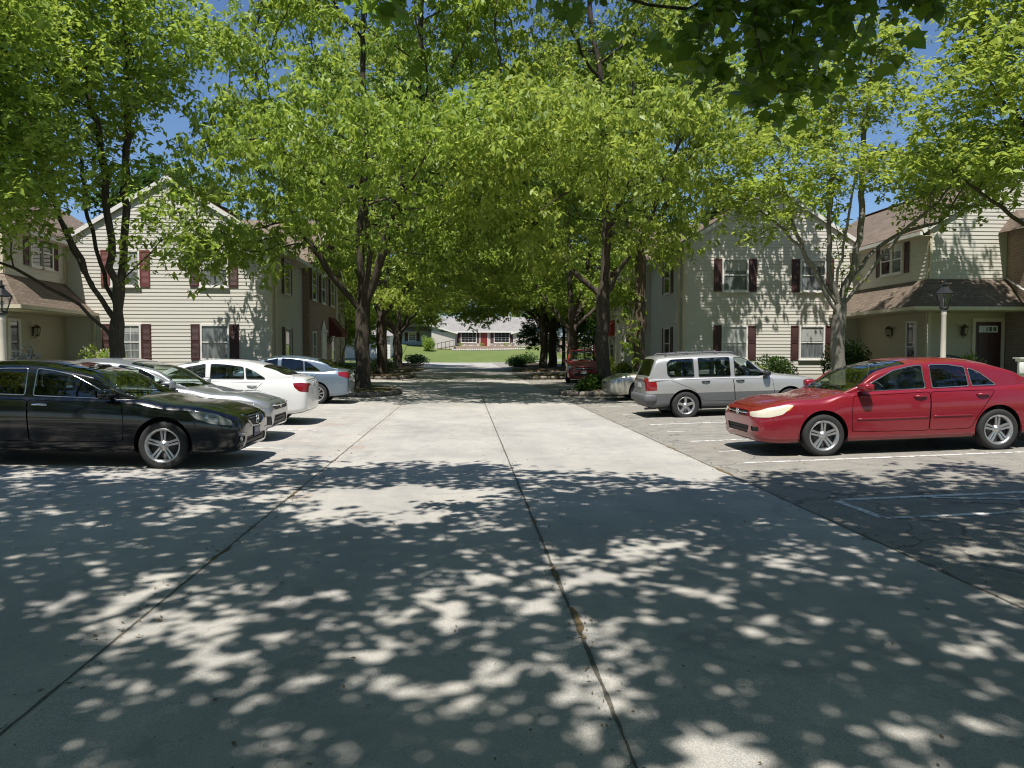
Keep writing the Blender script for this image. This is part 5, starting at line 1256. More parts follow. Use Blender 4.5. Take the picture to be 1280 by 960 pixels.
def wheel(par, x, y, r, w, style, side, rimr=None):
    """holder > tyre, rim. side = -1/+1: which way the outer face looks along y"""
    h = holder('wheel', par, (x, y, r)); R_ = rimr or r * .69
    mb = MB(); s = side; W2 = w / 2
    prof = [(R_ - .01, -W2 * .8), (R_ + .012, -W2 * .92), (r * .86, -W2 * 1.02), (r * .955, -W2 * .92), (r * .99, -W2 * .7), (r, -W2 * .3), (r, W2 * .3), (r * .99, W2 * .7), (r * .955, W2 * .92), (r * .86, W2 * 1.02), (R_ + .012, W2 * .92), (R_ - .01, W2 * .8)]
    mb.lathe([(a, b * s) for a, b in prof], axis='y', sides=40)
    for q in (-.35, 0, .35): mb.lathe([(r + .0005, W2 * q - .004), (r + .0005, W2 * q + .004)], axis='y', sides=40)
    mb.obj('tyre', M['tyre'], h)
    mb = MB()
    rim = [(R_ - .012, -W2 * .75), (R_ - .022, -W2 * .2), (R_ - .03, W2 * .45), (R_ - .012, W2 * .72), (R_ + .010, W2 * .86), (R_ + .014, W2 * .90), (R_ + .004, W2 * .92), (R_ - .012, W2 * .82), (R_ - .022, W2 * .66)]
    mb.lathe([(a, b * s) for a, b in rim], axis='y', sides=40)
    f = W2 * .62
    mb.lathe([(.001, (f + .012) * s), (.03, (f + .012) * s), (.036, (f + .004) * s), (.065, (f - .004) * s), (.075, (f - .03) * s)], axis='y', sides=20)
    n, pair, ws, gap, dish = style
    for k in range(n):
        a0 = 2 * math.pi * (k + .25) / n
        for o in ((-1, 1) if pair else (0,)):
            def pt(rad, dw, dy):
                a = a0 + (o * gap * (.55 + .45 * rad / R_)) / max(rad, .05) * R_ * .5 if pair else a0
                ca, sa = math.cos(a), math.sin(a); return (rad * ca - dw * sa, dy * s, rad * sa + dw * ca)
            r0, r1 = .05, R_ - .012; w0, w1 = ws * .95, ws * 1.1
            p = []
            for rad, ww, dy in ((r0, w0, f - .004), (R_ * .55, ws * .85, f + .010 - dish * .3), (r1, w1, f + .012)):
                p.append([pt(rad, -ww / 2, dy - .03), pt(rad, ww / 2, dy - .03), pt(rad, ww * .36, dy), pt(rad, -ww * .36, dy)])
            for A, B in zip(p, p[1:]): mb.hexa(A + B)
    mb.obj('rim', M['alloy'], h)
    mb = MB(); mb.lathe([(.001, f * s * .3), (R_ * .72, f * s * .3), (R_ * .72, f * s * .22), (R_ - .03, f * s * .2), (R_ - .03, -W2 * .7 * s)], axis='y', sides=28); mb.obj('brake_disc', M['alloy_dark'], h)
    return h

def make_car(name, label, loc, heading, c):
    """local frame: +x forward, x=0 front axle, z=0 ground"""
    car = thing(name, label, c.get('cat', 'car'), loc, 0)
    car.rotation_euler = (0, c.get('pitch', 0), heading)
    hw, fo, wb, ro, r = c['hw'], c['fo'], c['wb'], c['ro'], c['r']; tail = -(wb + ro)
    deck, sh, bot = pchip(c['deck']), pchip(c['sh']), pchip(c['bot'])
    wid = pchip([(fo, .60 * hw), (fo - .012, .70 * hw), (fo - .05, .79 * hw), (fo - .14, .865 * hw), (fo - .32, .925 * hw), (fo - .62, .968 * hw), (-.1, .985 * hw), (-wb * .5, hw), (-wb, .992 * hw), (tail + .55, .955 * hw), (tail + .22, .90 * hw), (tail + .07, .84 * hw), (tail + .015, .77 * hw), (tail, .68 * hw)])
    xs = sorted(set(np.round(np.concatenate([np.linspace(tail, fo, 84), tail + np.array([.004, .012, .03, .055, .09, .13]), fo - np.array([.004, .012, .028, .05, .08, .12])]), 4)))
    K = 5; tuck = c.get('tuck', .955)
    def sec(x):
        w, zb, zs, zt = wid(x), bot(x), sh(x), deck(x); H = zs - zb
        P = [(0, zb), (.55 * w, zb), (.86 * w, zb + .004), (tuck * w, zb + .055), (.982 * w, zb + .26 * H), (w, zb + .52 * H), (.996 * w, zb + .74 * H), (.972 * w, zb + .90 * H), (.938 * w, zs), (.86 * w, zs + .55 * (zt - zs)), (.62 * w, zs + .86 * (zt - zs)), (.3 * w, zt - .02 * (zt - zs)), (0, zt)]
        return [(max(0, y), z) for y, z in catmull(P, K)]
    bm, n = loft(xs, sec)
    S = Shell(bm); g = c['gh']; x0, x1 = g['cowl'], g['rear']
    side = lambda f: abs(f.normal.y) > .25 and abs(f.calc_center_median().y) > .45 * hw
    sidef = lambda f: abs(f.calc_center_median().y) > .42 * hw
    paintm = c['paint']; dark = M['black_plastic']
    # cabin opening in the deck
    S_top = [f for f in bm.faces if f.normal.z > .6 and x1 + .12 < f.calc_center_median().x < x0 - .12 and abs(f.calc_center_median().y) < .80 * hw and f.calc_center_median().z > .6]
    bmesh.ops.delete(bm, geom=S_top, context='FACES')
    # wheel arches
    Ra = r + c.get('arch', .055)
    for wx in (0, -wb):
        zc = r + .01; cir = [(wx + Ra * math.cos(t), zc + Ra * 1.0 * math.sin(t)) for t in np.linspace(0, 2 * math.pi, 33)[:-1]]
        fs = S.cut(cir, 'y', lambda f: abs(f.calc_center_median().y) > .55 * hw and f.calc_center_median().z < .9)
        bmesh.ops.delete(bm, geom=fs, context='FACES')
    # doors
    doors = []
    for pl in c['doors']:
        out = rounded(pl, .06, 4); inn = grow_poly(out, -.009)
        fi = S.cut(out, 'y', side); ins = S.cut(inn, 'y', side)
        st = set(ins); fr = [f for f in bm.faces if f.is_valid and side(f) and f not in st and inpoly(f.calc_center_median().x, f.calc_center_median().z, out)]
        bmesh.ops.delete(bm, geom=fr, context='FACES')
        for sg in (-1, 1): doors.append((S.take([f for f in ins if f.is_valid and f.calc_center_median().y * sg > 0], 'door', paintm, car), pl, sg))
    # bonnet and boot lid seams (top view)
    for nm, pl in c.get('lids', []):
        fl = (lambda f: f.normal.z > .3 and f.calc_center_median().z > .5)
        out = rounded(pl, .08, 4); inn = grow_poly(out, -.008); S.cut(out, 'z', fl); ins = S.cut(inn, 'z', fl); st = set(ins)
        fr = [f for f in bm.faces if f.is_valid and fl(f) and f not in st and inpoly(f.calc_center_median().x, f.calc_center_median().y, out)]
        bmesh.ops.delete(bm, geom=fr, context='FACES'); S.take(ins, nm, paintm, car)
    # lamps, grille and intakes let into the shell
    for nm, pl, ax, mt, off in c['insets']:
        if ax == 'y': fs = S.cut(rounded(pl, .025, 3), 'y', sidef)
        elif ax == 'f': fs = S.cut(rounded(pl, .02, 3), 'x', lambda f: f.calc_center_median().x > fo - .45 and f.normal.x > .15)
        else: fs = S.cut(rounded(pl, .02, 3), 'x', lambda f: f.calc_center_median().x < tail + .45 and f.normal.x < -.15)
        if ax == 'y' or abs(sum(p[0] for p in pl)) > .3:
            for sg in (-1, 1): S.take([f for f in fs if f.is_valid and f.calc_center_median().y * sg > 0], nm, mt, car, off)
        else: S.take(fs, nm, mt, car, off)
    # cladding
    mats = [paintm]
    if 'clad' in c:
        zc = c['clad']; geom = bm.faces[:] + bm.edges[:] + bm.verts[:]
        bmesh.ops.bisect_plane(bm, geom=geom, dist=1e-4, plane_co=(0, 0, zc), plane_no=(0, 0, 1))
        mats.append(c['cladmat'])
        for f in bm.faces:
            if f.calc_center_median().z < zc: f.material_index = 1
    mats.append(dark)
    for f in bm.faces:
        if f.normal.z < -.8 and f.calc_center_median().z < .4: f.material_index = len(mats) - 1
    S.finish('body', mats, car)
    if 'clad' in c:
        for d, pl, sg in doors:
            if not d: continue
            b2 = bmesh.new(); b2.from_mesh(d.data); bmesh.ops.bisect_plane(b2, geom=b2.faces[:] + b2.edges[:] + b2.verts[:], dist=1e-4, plane_co=(0, 0, zc), plane_no=(0, 0, 1))
            for f in b2.faces: f.material_index = 1 if f.calc_center_median().z < zc else 0
            b2.to_mesh(d.data); b2.free(); d.data.materials.append(c['cladmat'])
            d.data.normals_split_custom_set_from_vertices([tuple(S.normal_at(v.co)) for v in d.data.vertices])
    # dark backing behind seams and inside arches
    mb = MB(); ww = hw * .90
    mb.box((tail + .35, -ww * .93, .24), (-wb - Ra - .02, ww * .93, c['sh_z'] - .10)); mb.box((-wb + Ra + .02, -ww, .24), (-Ra - .02, ww, c['sh_z'] - .04)); mb.box((Ra + .02, -ww * .86, .28), (fo - .30, ww * .86, .60))
    mb.box((-wb - Ra - .03, -hw * .5, .25), (-wb + Ra + .03, hw * .5, .75)); mb.box((-Ra - .03, -hw * .5, .25), (Ra + .03, hw * .5, .7))
    for wx in (0, -wb):
        for sg in (-1, 1):
            T = np.linspace(-.30, math.pi + .30, 22); Q = [(wx + (Ra + .012) * math.cos(t), r + .01 + (Ra + .012) * math.sin(t)) for t in T]
            for p, q in zip(Q, Q[1:]): mb.quad([(p[0], sg * hw * .955, p[1]), (q[0], sg * hw * .955, q[1]), (q[0], sg * hw * .5, q[1]), (p[0], sg * hw * .5, p[1])], True)
    mb.obj('underbody', dark, car)
    # ---------------- greenhouse
    zr, bw = pchip(g['roof']), pchip(g['belt']); lean = g.get('lean', .27); wbl = pchip(g.get('width', [(x1, .80 * hw), (x1 + .5, .90 * hw), (-1.2, .925 * hw), (x0 - .3, .91 * hw), (x0, .84 * hw)]))
    def gsec(x):
        zb = bw(x); zt = max(zr(x), zb + .012); H = zt - zb; w = wbl(x); cr = .035 * min(1, H / .25)
        we = w - lean * H - .02
        P = [(0, zb - .05), (w * .9, zb - .05), (w, zb - .03), (w - .01, zb + .02 * min(1, H / .1)), (w - lean * .42 * H, zb + .48 * H), (w - lean * .80 * H, zb + .80 * H), (we - .045 * min(1, H / .3), zb + H - cr - .016 * min(1, H / .2)), (we - .16 * min(1, H / .3), zt - .55 * cr), (we * .5, zt - .12 * cr), (0, zt)]
        return [(max(0, y), z) for y, z in catmull(P, K)]
    gx = sorted(set(np.round(np.concatenate([np.linspace(x1, x0, 70), [x0 - .006, x0 - .02, x1 + .006, x1 + .02]]), 4)))
    gm, gn = loft(gx, gsec); G = Shell(gm); NV = len(gsec(gx[0]))
    iE = 6 * K      # section index of the roof edge
    # windscreen and rear window come from the grid: faces above the edge between given stations
    gm.verts.ensure_lookup_table(); top = {}
    ws0, ws1, rs0, rs1 = g['ws'][0], g['ws'][1], g['rw'][0], g['rw'][1]
    def topfaces(xa, xb, inset):
        fs = []
        for f in gm.faces:
            q = f.calc_center_median()
            if not (xa < q.x < xb): continue
            zt = zr(q.x); zb = bw(q.x); H = max(zt - zb, .012); w = wbl(q.x); we = w - lean * H - .02
            if f.normal.z > .12 and abs(q.y) < we - inset * min(1, H / .3) and q.z > zb + .2 * H: fs.append(f)
        return fs
    gl = c.get('glass', M['glass'])
    # side windows
    for i, pl in enumerate(c['windows']):
        p = rounded(pl, .035, 4); fs = G.cut(p, 'y', lambda f: abs(f.calc_center_median().y) > .4 * hw and abs(f.normal.y) > .3)
        gls = c.get('rear_glass', gl) if i > 0 else gl
        for sg in (-1, 1): G.take([f for f in fs if f.is_valid and f.calc_center_median().y * sg > 0], 'side_window', gls, car, -.008)
        # bright or black surround
        for sg in (-1, 1):
            pts = []
            for (px, pz) in p:
                hit = G.bvh.ray_cast(Vector((px, sg * 2, pz)), Vector((0, -sg, 0)))
                if hit[0]: pts.append(hit[0] + Vector((0, sg * .001, 0)))
            if len(pts) > 4: mb = MB(); mb.tube(pts, .0085, 5, closed=True); mb.obj('window_trim', c.get('trim', M['black_plastic']), car)
    wf = topfaces(ws1, ws0, .055); G.take(wf, 'windscreen', gl, car, -.006)
    rf = topfaces(rs0, rs1, .06); G.take(rf, 'rear_window', c.get('rear_glass', gl), car, -.006)
    # floor of the greenhouse loft is open to the cabin
    bmesh.ops.delete(gm, geom=[f for f in gm.faces if f.normal.z < -.7], context='FACES')
    G.finish('roof', [paintm], car)
    # cabin interior
    zb = g['belt'][len(g['belt']) // 2][1]; sm = c.get('seat', M['seat']); mb = MB()
    mb.box((x1 + .25, -hw * .80, .50), (x0 - .10, hw * .80, .54)); mb.hexa([(x0 - .62, -hw * .8, .55), (x0 - .1, -hw * .74, .55), (x0 - .1, hw * .74, .55), (x0 - .62, hw * .8, .55), (x0 - .60, -hw * .8, zb - .07), (x0 - .1, -hw * .74, zb - .035), (x0 - .1, hw * .74, zb - .035), (x0 - .60, hw * .8, zb - .07)])
    mb.box((x1 + .06, -hw * .74, .6), (rs1 - .10 if not c.get('wagon') else x1 + .12, hw * .74, zb - .05))
    mb.obj('dashboard', M['cabin'], car)
    fx = g['seat']
    for yy in (-.37, .37):
        s = MB(); s.rbox((fx - .08, yy - .24, .5), (fx + .45, yy + .24, .66), .05)
        bm2 = bmesh.new(); bmesh.ops.create_cube(bm2, size=1)
        for v in bm2.verts: v.co = Vector((v.co.x * .14, v.co.y * (.44 if v.co.z < 0 else .36), v.co.z * .62))
        bmesh.ops.bevel(bm2, geom=bm2.edges[:], offset=.045, segments=3, affect='EDGES'); bm2.transform(Matrix.Translation((fx - .12, yy, .90)) @ Matrix.Rotation(-.22, 4, 'Y')); s.addbm(bm2, True); bm2.free()
        hz = c['hz']; s.rbox((fx - .27, yy - .125, hz - .20), (fx - .165, yy + .125, hz - .02), .035); s.tube([(fx - .21, yy - .05, 1.1), (fx - .215, yy - .05, hz - .15)], .008, 5); s.tube([(fx - .21, yy + .05, 1.1), (fx - .215, yy + .05, hz - .15)], .008, 5)
        s.obj('front_seat', sm, car)
    s = MB(); bx = fx - .98; s.rbox((bx - .05, -.60, .5), (bx + .45, .60, .68), .05); s.hexa([(bx - .22, -.60, .6), (bx - .04, -.60, .6), (bx - .04, .60, .6), (bx - .22, .60, .6), (bx - .34, -.54, zb + .10), (bx - .24, -.54, zb + .10), (bx - .24, .54, zb + .10), (bx - .34, .54, zb + .10)])
    for yy in (-.36, .36): s.rbox((bx - .36, yy - .12, zb + .06), (bx - .27, yy + .12, zb + .20), .03)
    s.obj('rear_seat', sm, car)
    s = MB(); cx, cy, cz = x0 - .80, .37, zb - .06; s.tube([(cx + .18 * math.cos(t) * .35, cy + .18 * math.sin(t), cz + .18 * math.cos(t) * .94) for t in np.linspace(0, 2 * math.pi, 21)[:-1]], .014, 6, closed=True); s.tube([(cx, cy - .17, cz), (cx + .04, cy, cz), (cx, cy + .17, cz)], .02, 5); s.obj('steering_wheel', M['cabin'], car)
    mb = MB(); q = (ws1 - .02, 0, zr(ws1) - .10); mb.rbox((q[0] - .01, -.11, q[2] - .035), (q[0] + .02, .11, q[2] + .035), .015); mb.box((q[0] + .02, -.01, q[2]), (q[0] + .05, .01, q[2] + .07)); mb.obj('inside_mirror', M['cabin'], car)
    # wheels
    for wx in (0, -wb):
        for sg in (-1, 1): wheel(car, wx, sg * (hw - .115), r, .21, c['style'], sg, c.get('rimr'))
    # handles
    for d, pl, sg in doors:
        if not d: continue
        xr = min(p[0] for p in pl if p[1] > .7); hz_ = c['handle']; cx = c['hx'][0] if pl is c['doors'][0] else c['hx'][1]
        hit = S.bvh.ray_cast(Vector((cx, sg * 2, hz_)), Vector((0, -sg, 0)))
        if not hit[0]: continue
        y = hit[0].y; mb = MB(); mb.tube([(cx - .10, y - sg * .004, hz_ - .002), (cx - .085, y + sg * .022, hz_), (cx, y + sg * .034, hz_ + .004), (cx + .085, y + sg * .022, hz_), (cx + .10, y - sg * .004, hz_ - .002)], [.011, .016, .017, .016, .011], 8); mb.obj('handle', c.get('handlemat', paintm), d)
    # door mirrors
    mx, mz = c['mirror']
    for sg in (-1, 1):
        hit = G.bvh.ray_cast(Vector((mx, sg * 2, mz - .02)), Vector((0, -sg, 0))); y = abs(hit[0].y) if hit[0] else hw * .88
        mb = MB(); bm2 = bmesh.new(); bmesh.ops.create_cube(bm2, size=1); bmesh.ops.subdivide_edges(bm2, edges=bm2.edges[:], cuts=3, use_grid_fill=True)
        for v in bm2.verts:
            p = v.co * 2; L = (abs(p.x) ** 3.2 + abs(p.y) ** 3.2 + abs(p.z) ** 3.2) ** (1 / 3.2); v.co = p / L
            tp = (v.co.y + 1) / 2; v.co.x = v.co.x * .085 * (1 - .25 * tp) - .03 * tp + (.03 if v.co.x > 0 else 0); v.co.z = v.co.z * .072 * (1 - .12 * tp)
            v.co.y = .07 + (v.co.y + 1) / 2 * .21
        for v in bm2.verts: v.co = Vector((v.co.x + mx, sg * (v.co.y + y - .03), v.co.z + mz + .03))
        if sg < 0: bmesh.ops.reverse_faces(bm2, faces=bm2.faces[:])
        mb.addbm(bm2, True); bm2.free(); mb.tube([(mx + .02, sg * (y - .03), mz - .03), (mx + .01, sg * (y + .08), mz - .005)], [.035, .025], 8)
        mo = mb.obj('door_mirror', c.get('mirrormat', paintm), car); mb = MB(); mb.quad([(mx - .105 + .025, sg * (y + .07), mz - .02), (mx - .112 + .012, sg * (y + .22), mz - .015), (mx - .112 + .012, sg * (y + .22), mz + .075), (mx - .105 + .025, sg * (y + .07), mz + .08)]); mb.obj('mirror_glass', M['chrome'], mo)
    # wipers
    mb = MB()
    for yy in (.45, -.15):
        p = []
        for k in range(7):
            yk = yy - k * .095; xk = x0 - .10 - .012 * k; hit = G.bvh.ray_cast(Vector((xk, yk, 3)), Vector((0, 0, -1)))
            if hit[0]: p.append(hit[0] + Vector((0, 0, .012)))
        if len(p) > 2: mb.tube(p, .008, 5)
    if mb.v: mb.obj('wiper', M['black_plastic'], car)
    # rub strips, plates, badges
    for z, xa, xb, hh in c.get('rub', []):
        for sg in (-1, 1):
            mb = MB(); P = []
            for x in np.linspace(xa, xb, 14):
                hit = S.bvh.ray_cast(Vector((x, sg * 2, z)), Vector((0, -sg, 0)))
                if hit[0]: P.append(hit[0])
            if len(P) > 3: mb.tube([p + Vector((0, sg * .002, 0)) for p in P], hh, 6); mb.obj('rub_strip', paintm, car)
    for f in c.get('extra', []): f(car, S, G, c)
    return car

def nose_hit(S, y, z, sg=1):
    h = S.bvh.ray_cast(Vector((6 * sg, y, z)), Vector((-sg, 0, 0))); return h[0] if h[0] else Vector((0, y, z))
def plate(z, sg=1, dark=False, glyphs=''):
    def f(car, S, G, c):
        p = nose_hit(S, 0, z, sg); mb = MB(); mb.box((p.x - .004 * 1, -.155, z - .077), (p.x + .004, .155, z + .077)); x = p.x + sg * .012; mb = MB(); mb.box((min(x, x - sg * .02), -.155, z - .077), (max(x, x - sg * .02), .155, z + .077)); o = mb.obj('number_plate', M['plate_ink' if dark else 'plate'], car)
        mb = MB(); rr = random.Random(int(z * 1000)); y = -.12
        if dark:
            for k in range(5):
                for q in range(3):
                    if rr.random() < .75: mb.box((min(x, x + sg * .002), y + q * .014, z - .04 + rr.random() * .02), (max(x, x + sg * .002), y + q * .014 + .009, z + .03 + rr.random() * .02))
                y += .052
            mb.obj('plate_lettering', M['plate'], o)
        else:
            mb.box((min(x, x + sg * .002), -.145, z + .052), (max(x, x + sg * .002), .145, z + .066)); mb.obj('plate_band', M['plate_ink'], o)
    return f
def chrome_bar(pts, rad=.012, nm='grille_trim', mat='chrome', sg=1):
    """bright trim following the nose: pts (y,z)"""
    def f(car, S, G, c):
        P = [nose_hit(S, y, z, sg) + Vector((sg * .004, 0, 0)) for y, z in pts]; mb = MB(); mb.tube(P, rad, 6); mb.obj(nm, M[mat], car)
    return f
def ring_badge(z, ry, rz, inner='bar', sg=1):
    """oval bright emblem on the nose or tail with a bar or an H-shaped figure inside"""
    def f(car, S, G, c):
        p = nose_hit(S, 0, z, sg); x = p.x + sg * .012; mb = MB(); mb.tube([(x, ry * math.cos(t), z + rz * math.sin(t)) for t in np.linspace(0, 2 * math.pi, 25)[:-1]], .007, 6, closed=True)
        if inner == 'bar': mb.box((x - .008, -ry * 1.1, z - .012), (x + .008, ry * 1.1, z + .012))
        else:
            for q in (-1, 1): bar(mb, (x, q * ry * .42, z - rz * .75), (x, q * ry * .62, z + rz * .8), .012, .016)
            mb.box((x - .006, -ry * .5, z - .006), (x + .006, ry * .5, z + .008))
        mb.obj('badge', M['chrome'], car)
    return f
def fog(y, z, rr=.04):
    def f(car, S, G, c):
        for sg in (-1, 1):
            p = nose_hit(S, sg * y, z); mb = MB(); mb.ball((p.x - .005, sg * y, z), (.02, rr, rr), 12, 8); mb.obj('fog_lamp', M['lens'], car)
    return f
def slats(zs, half, mat='black_plastic', rad=.007):
    def f(car, S, G, c):
        mb = MB()
        for z in zs: mb.tube([nose_hit(S, y, z) + Vector((-.004, 0, 0)) for y in np.linspace(-half, half, 9)], rad, 5)
        mb.obj('grille_slats', M[mat], car)
    return f
def lamp_cores(pts, rad=.045, mat='chrome'):
    """bright reflector bowls seen in the headlamps: pts (x,z) on the side of the nose"""
    def f(car, S, G, c):
        for sg in (-1, 1):
            for x, z in pts:
                h = S.bvh.ray_cast(Vector((x, sg * 2, z)), Vector((0, -sg, 0)))
                if h[0]: mb = MB(); mb.ball(tuple(h[0] + Vector((-.005, -sg * .012, 0))), (rad * .5, rad * .42, rad * .8), 12, 8); mb.obj('lamp_reflector', M[mat], car)
    return f
P_RED = paint('red_car_paint', (.22, .006, .016), .1, .3, .1, .03)
P_BLACK = paint('black_car_paint', (.004, .004, .005), .0, .2, .02, .025, .7)
P_SILVER = paint('silver_grey_car_paint', (.36, .37, .385), .65, .34, .2, .08)
P_WHITE = paint('pearl_white_car_paint', (.72, .72, .70), .0, .35, .05, .08)
P_BLUE = paint('pale_silver_blue_car_paint', (.155, .20, .25), .5, .34, .2, .08)
P_WAGON = paint('silver_wagon_paint', (.43, .425, .41), .55, .36, .2, .08)
P_TAN = paint('pale_gold_car_paint', (.45, .43, .36), .5, .36, .2, .08)
P_RED2 = paint('cherry_car_paint', (.24, .008, .014), .1, .3, .1, .05)
V5T = (5, True, .034, .20, .02)      # five twin spokes

def sedan(fo=1.0, wb=2.74, ro=1.08, hw=.91, H=1.45, r=.32, hood=.92, nose=.66, belt=.95, trunk=1.03, cowl=-.42, wt=-1.42, peak=-1.95, rt=-2.72, rb=-3.42, A=-.55, Bp=-1.66, Cp=-2.36, Ce=-2.78, tailz=.93, bump=.2):
    tail = -(wb + ro); c = dict(fo=fo, wb=wb, ro=ro, hw=hw, r=r, hz=H - .16, sh_z=belt)
    c['deck'] = [(fo, nose - .06), (fo - .02, nose), (fo - .08, nose + .045), (fo - .25, nose + .11), (fo - .6, nose + .19), (.0, hood), (cowl, hood + .06), (cowl - .6, belt + .02), (-wb, belt + .05), (rb, trunk), (tail + .3, trunk - .005), (tail + .10, trunk - .03), (tail + .03, tailz - .02), (tail, tailz - .09)]
    c['sh'] = [(fo, nose - .10), (fo - .08, nose - .02), (fo - .3, nose + .06), (fo - .6, nose + .11), (0, hood - .085), (cowl, belt - .045), (-wb * .6, belt - .01), (-wb, belt - .005), (rb, belt - .005), (tail + .2, belt - .04), (tail + .04, tailz - .10), (tail, tailz - .14)]
    c['bot'] = [(fo, .36), (fo - .03, .27), (fo - .12, .225), (fo - .4, bump), (0, bump), (-wb, bump + .01), (tail + .5, bump + .04), (tail + .15, .28), (tail + .03, .33), (tail, .40)]
    mid = (A + Bp) / 2
    c['gh'] = dict(cowl=cowl, rear=rb - .08, ws=(cowl - .05, wt), rw=(rb + .02, rt), seat=Bp + .25,
        roof=[(cowl, hood + .045), (cowl - .25, hood + .045 + .40 * (H - hood) * .62), (cowl - .55, hood + .045 + .74 * (H - hood) * .86), (wt, H - .042), (wt - .2, H - .012), (peak, H), ((peak + rt) / 2, H - .022), (rt, H - .095), ((rt + rb) / 2, (H - .095 + trunk) / 2 + .035), (rb + .12, trunk + .055), (rb - .08, trunk - .005)],
        belt=[(rb - .08, trunk - .03), (rb + .25, belt), (-wb * .6, belt - .005), (A, belt - .03), (cowl, hood + .01)])
    t = H - .108
    c['windows'] = [[(A - .03, belt - .005), (A - .30, belt + .145), (A - .62, t - .075), (A - .88, t - .02), (Bp + .07, t), (Bp + .055, belt + .02)],
                    [(Bp - .055, belt + .022), (Bp - .05, t), (Bp - .35, t - .008), (Cp + .055, t - .05), (Cp + .02, belt + .035)],
                    [(Cp - .03, belt + .037), (Cp + .005, t - .062), (Cp - .18, t - .14), (Ce + .03, belt + .075), (Ce, belt + .042)]]
    c['doors'] = [[(A + .06, belt - .06), (A + .10, .62), (A + .09, bump + .16), (Bp + .04, bump + .145), (Bp, belt - .03)],
                  [(Bp, belt - .03), (Bp + .04, bump + .145), (-wb + r + .12, bump + .155), (-wb + .35, .52), (-wb + .22, .70), (Ce + .03, belt - .03)]]
    c['lids'] = [('bonnet', [(fo - .10, -.48), (fo - .10, .48), (fo - .45, .70 * hw), (cowl + .07, .78 * hw), (cowl + .07, -.78 * hw), (fo - .45, -.70 * hw)]), ('boot_lid', [(rb - .12, .70 * hw), (tail + .05, .62 * hw), (tail + .05, -.62 * hw), (rb - .12, -.70 * hw)])]
    c['mirror'] = (A - .10, belt + .035); c['handle'] = belt - .095; c['hx'] = (Bp + .17, Cp + .02 - .18); c['style'] = V5T
    return c
def place(X, Y, dx): return (X, Y, gz(X, Y))

SL = math.atan(.028)
# --- red sedan, nose towards the drive (heading pi: +x local -> -x world)
c = sedan(fo=1.00, wb=2.74, ro=1.08, hw=.91, H=1.45, r=.32, hood=.905, nose=.70, belt=.965, trunk=1.06, cowl=-.36, wt=-1.40, peak=-1.95, rt=-2.74, rb=-3.40, A=-.52, Bp=-1.67, Cp=-2.33, Ce=-2.74, tailz=.96)
c.update(paint=P_RED, trim=M['chrome'], handlemat=P_RED, style=(5, True, .046, .25, .02), rub=[(.555, -.50, -1.62, .012), (.565, -1.70, -2.30, .012)], seat=M['seat'],
    insets=[('headlight', [(fo_ := 1.00, .615), (.98, .69), (.80, .755), (.52, .80), (.44, .79), (.62, .655), (.80, .615)], 'y', M['lens_cloudy'], .002), ('indicator', [(.56, .715), (.47, .785), (.435, .785), (.53, .70)], 'y', M['amber'], .004),
            ('grille', [(-.36, .635), (.36, .635), (.40, .70), (-.40, .70)], 'f', M['black_plastic'], -.012), ('lower_grille', [(-.40, .36), (.40, .36), (.46, .475), (-.46, .475)], 'f', M['black_plastic'], -.015), ('fog_recess', [(.56, .40), (.72, .40), (.72, .47), (.54, .47)], 'f', M['black_plastic'], -.012), ('fog_recess', [(-.56, .40), (-.72, .40), (-.72, .47), (-.54, .47)], 'f', M['black_plastic'], -.012),
            ('tail_light', [(-3.86, .74), (-3.86, .92), (-3.55, .95), (-3.62, .80)], 'y', M['tail'], .002)],
    extra=[chrome_bar([(-.40, .665), (-.2, .662), (0, .66), (.2, .662), (.40, .665)], .012), ring_badge(.667, .055, .045, 'H'), slats((.40, .44), .38), lamp_cores([(.54, .74)], .03, 'amber')])
make_car('parked_car', 'red sedan parked nose towards the drive on the right, the nearest car on that side', (5.42, 11.06 + .91, gz(5.42, 11.97) - .01), math.pi, dict(c, pitch=SL))
# --- black sedan
c = sedan(fo=.99, wb=2.776, ro=1.06, hw=.915, H=1.415, r=.322, hood=.905, nose=.69, belt=.93, trunk=1.04, cowl=-.40, wt=-1.45, peak=-1.95, rt=-2.85, rb=-3.42, A=-.60, Bp=-1.75, Cp=-2.50, Ce=-2.80, tailz=.98)
c.update(paint=P_BLACK, trim=M['chrome'], handlemat=M['chrome'], style=(5, True, .040, .23, .03), glass=glass_mat('smoked_glass', (.30, .34, .33)), rear_glass=M['glass_tint'],
    insets=[('headlight', [(.88, .60), (.86, .665), (.66, .755), (.36, .80), (.30, .79), (.42, .69), (.62, .625)], 'y', M['lens'], .002), ('indicator', [(.44, .69), (.38, .775), (.31, .782), (.42, .695)], 'y', M['amber'], .004),
            ('grille', [(-.28, .55), (.28, .55), (.46, .72), (-.46, .72)], 'f', M['black_plastic'], -.012), ('lower_grille', [(-.52, .30), (.52, .30), (.46, .42), (-.46, .42)], 'f', M['black_plastic'], -.015), ('fog_recess', [(.56, .36), (.74, .36), (.74, .46), (.56, .44)], 'f', M['black_plastic'], -.01), ('fog_recess', [(-.56, .36), (-.74, .36), (-.74, .46), (-.56, .44)], 'f', M['black_plastic'], -.01)],
    extra=[chrome_bar([(-.48, .725), (-.36, .62), (-.25, .56), (0, .545), (.25, .56), (.36, .62), (.48, .725)], .012), ring_badge(.635, .06, .06, 'bar'), slats((.585, .665, .695), .30, 'grey_plastic'), plate(.475, 1, True), fog(.66, .41), lamp_cores([(.68, .665), (.56, .70)], .05), chrome_bar([(.52, .475), (.60, .48), (.72, .475)], .009), chrome_bar([(-.52, .475), (-.60, .48), (-.72, .475)], .009)])
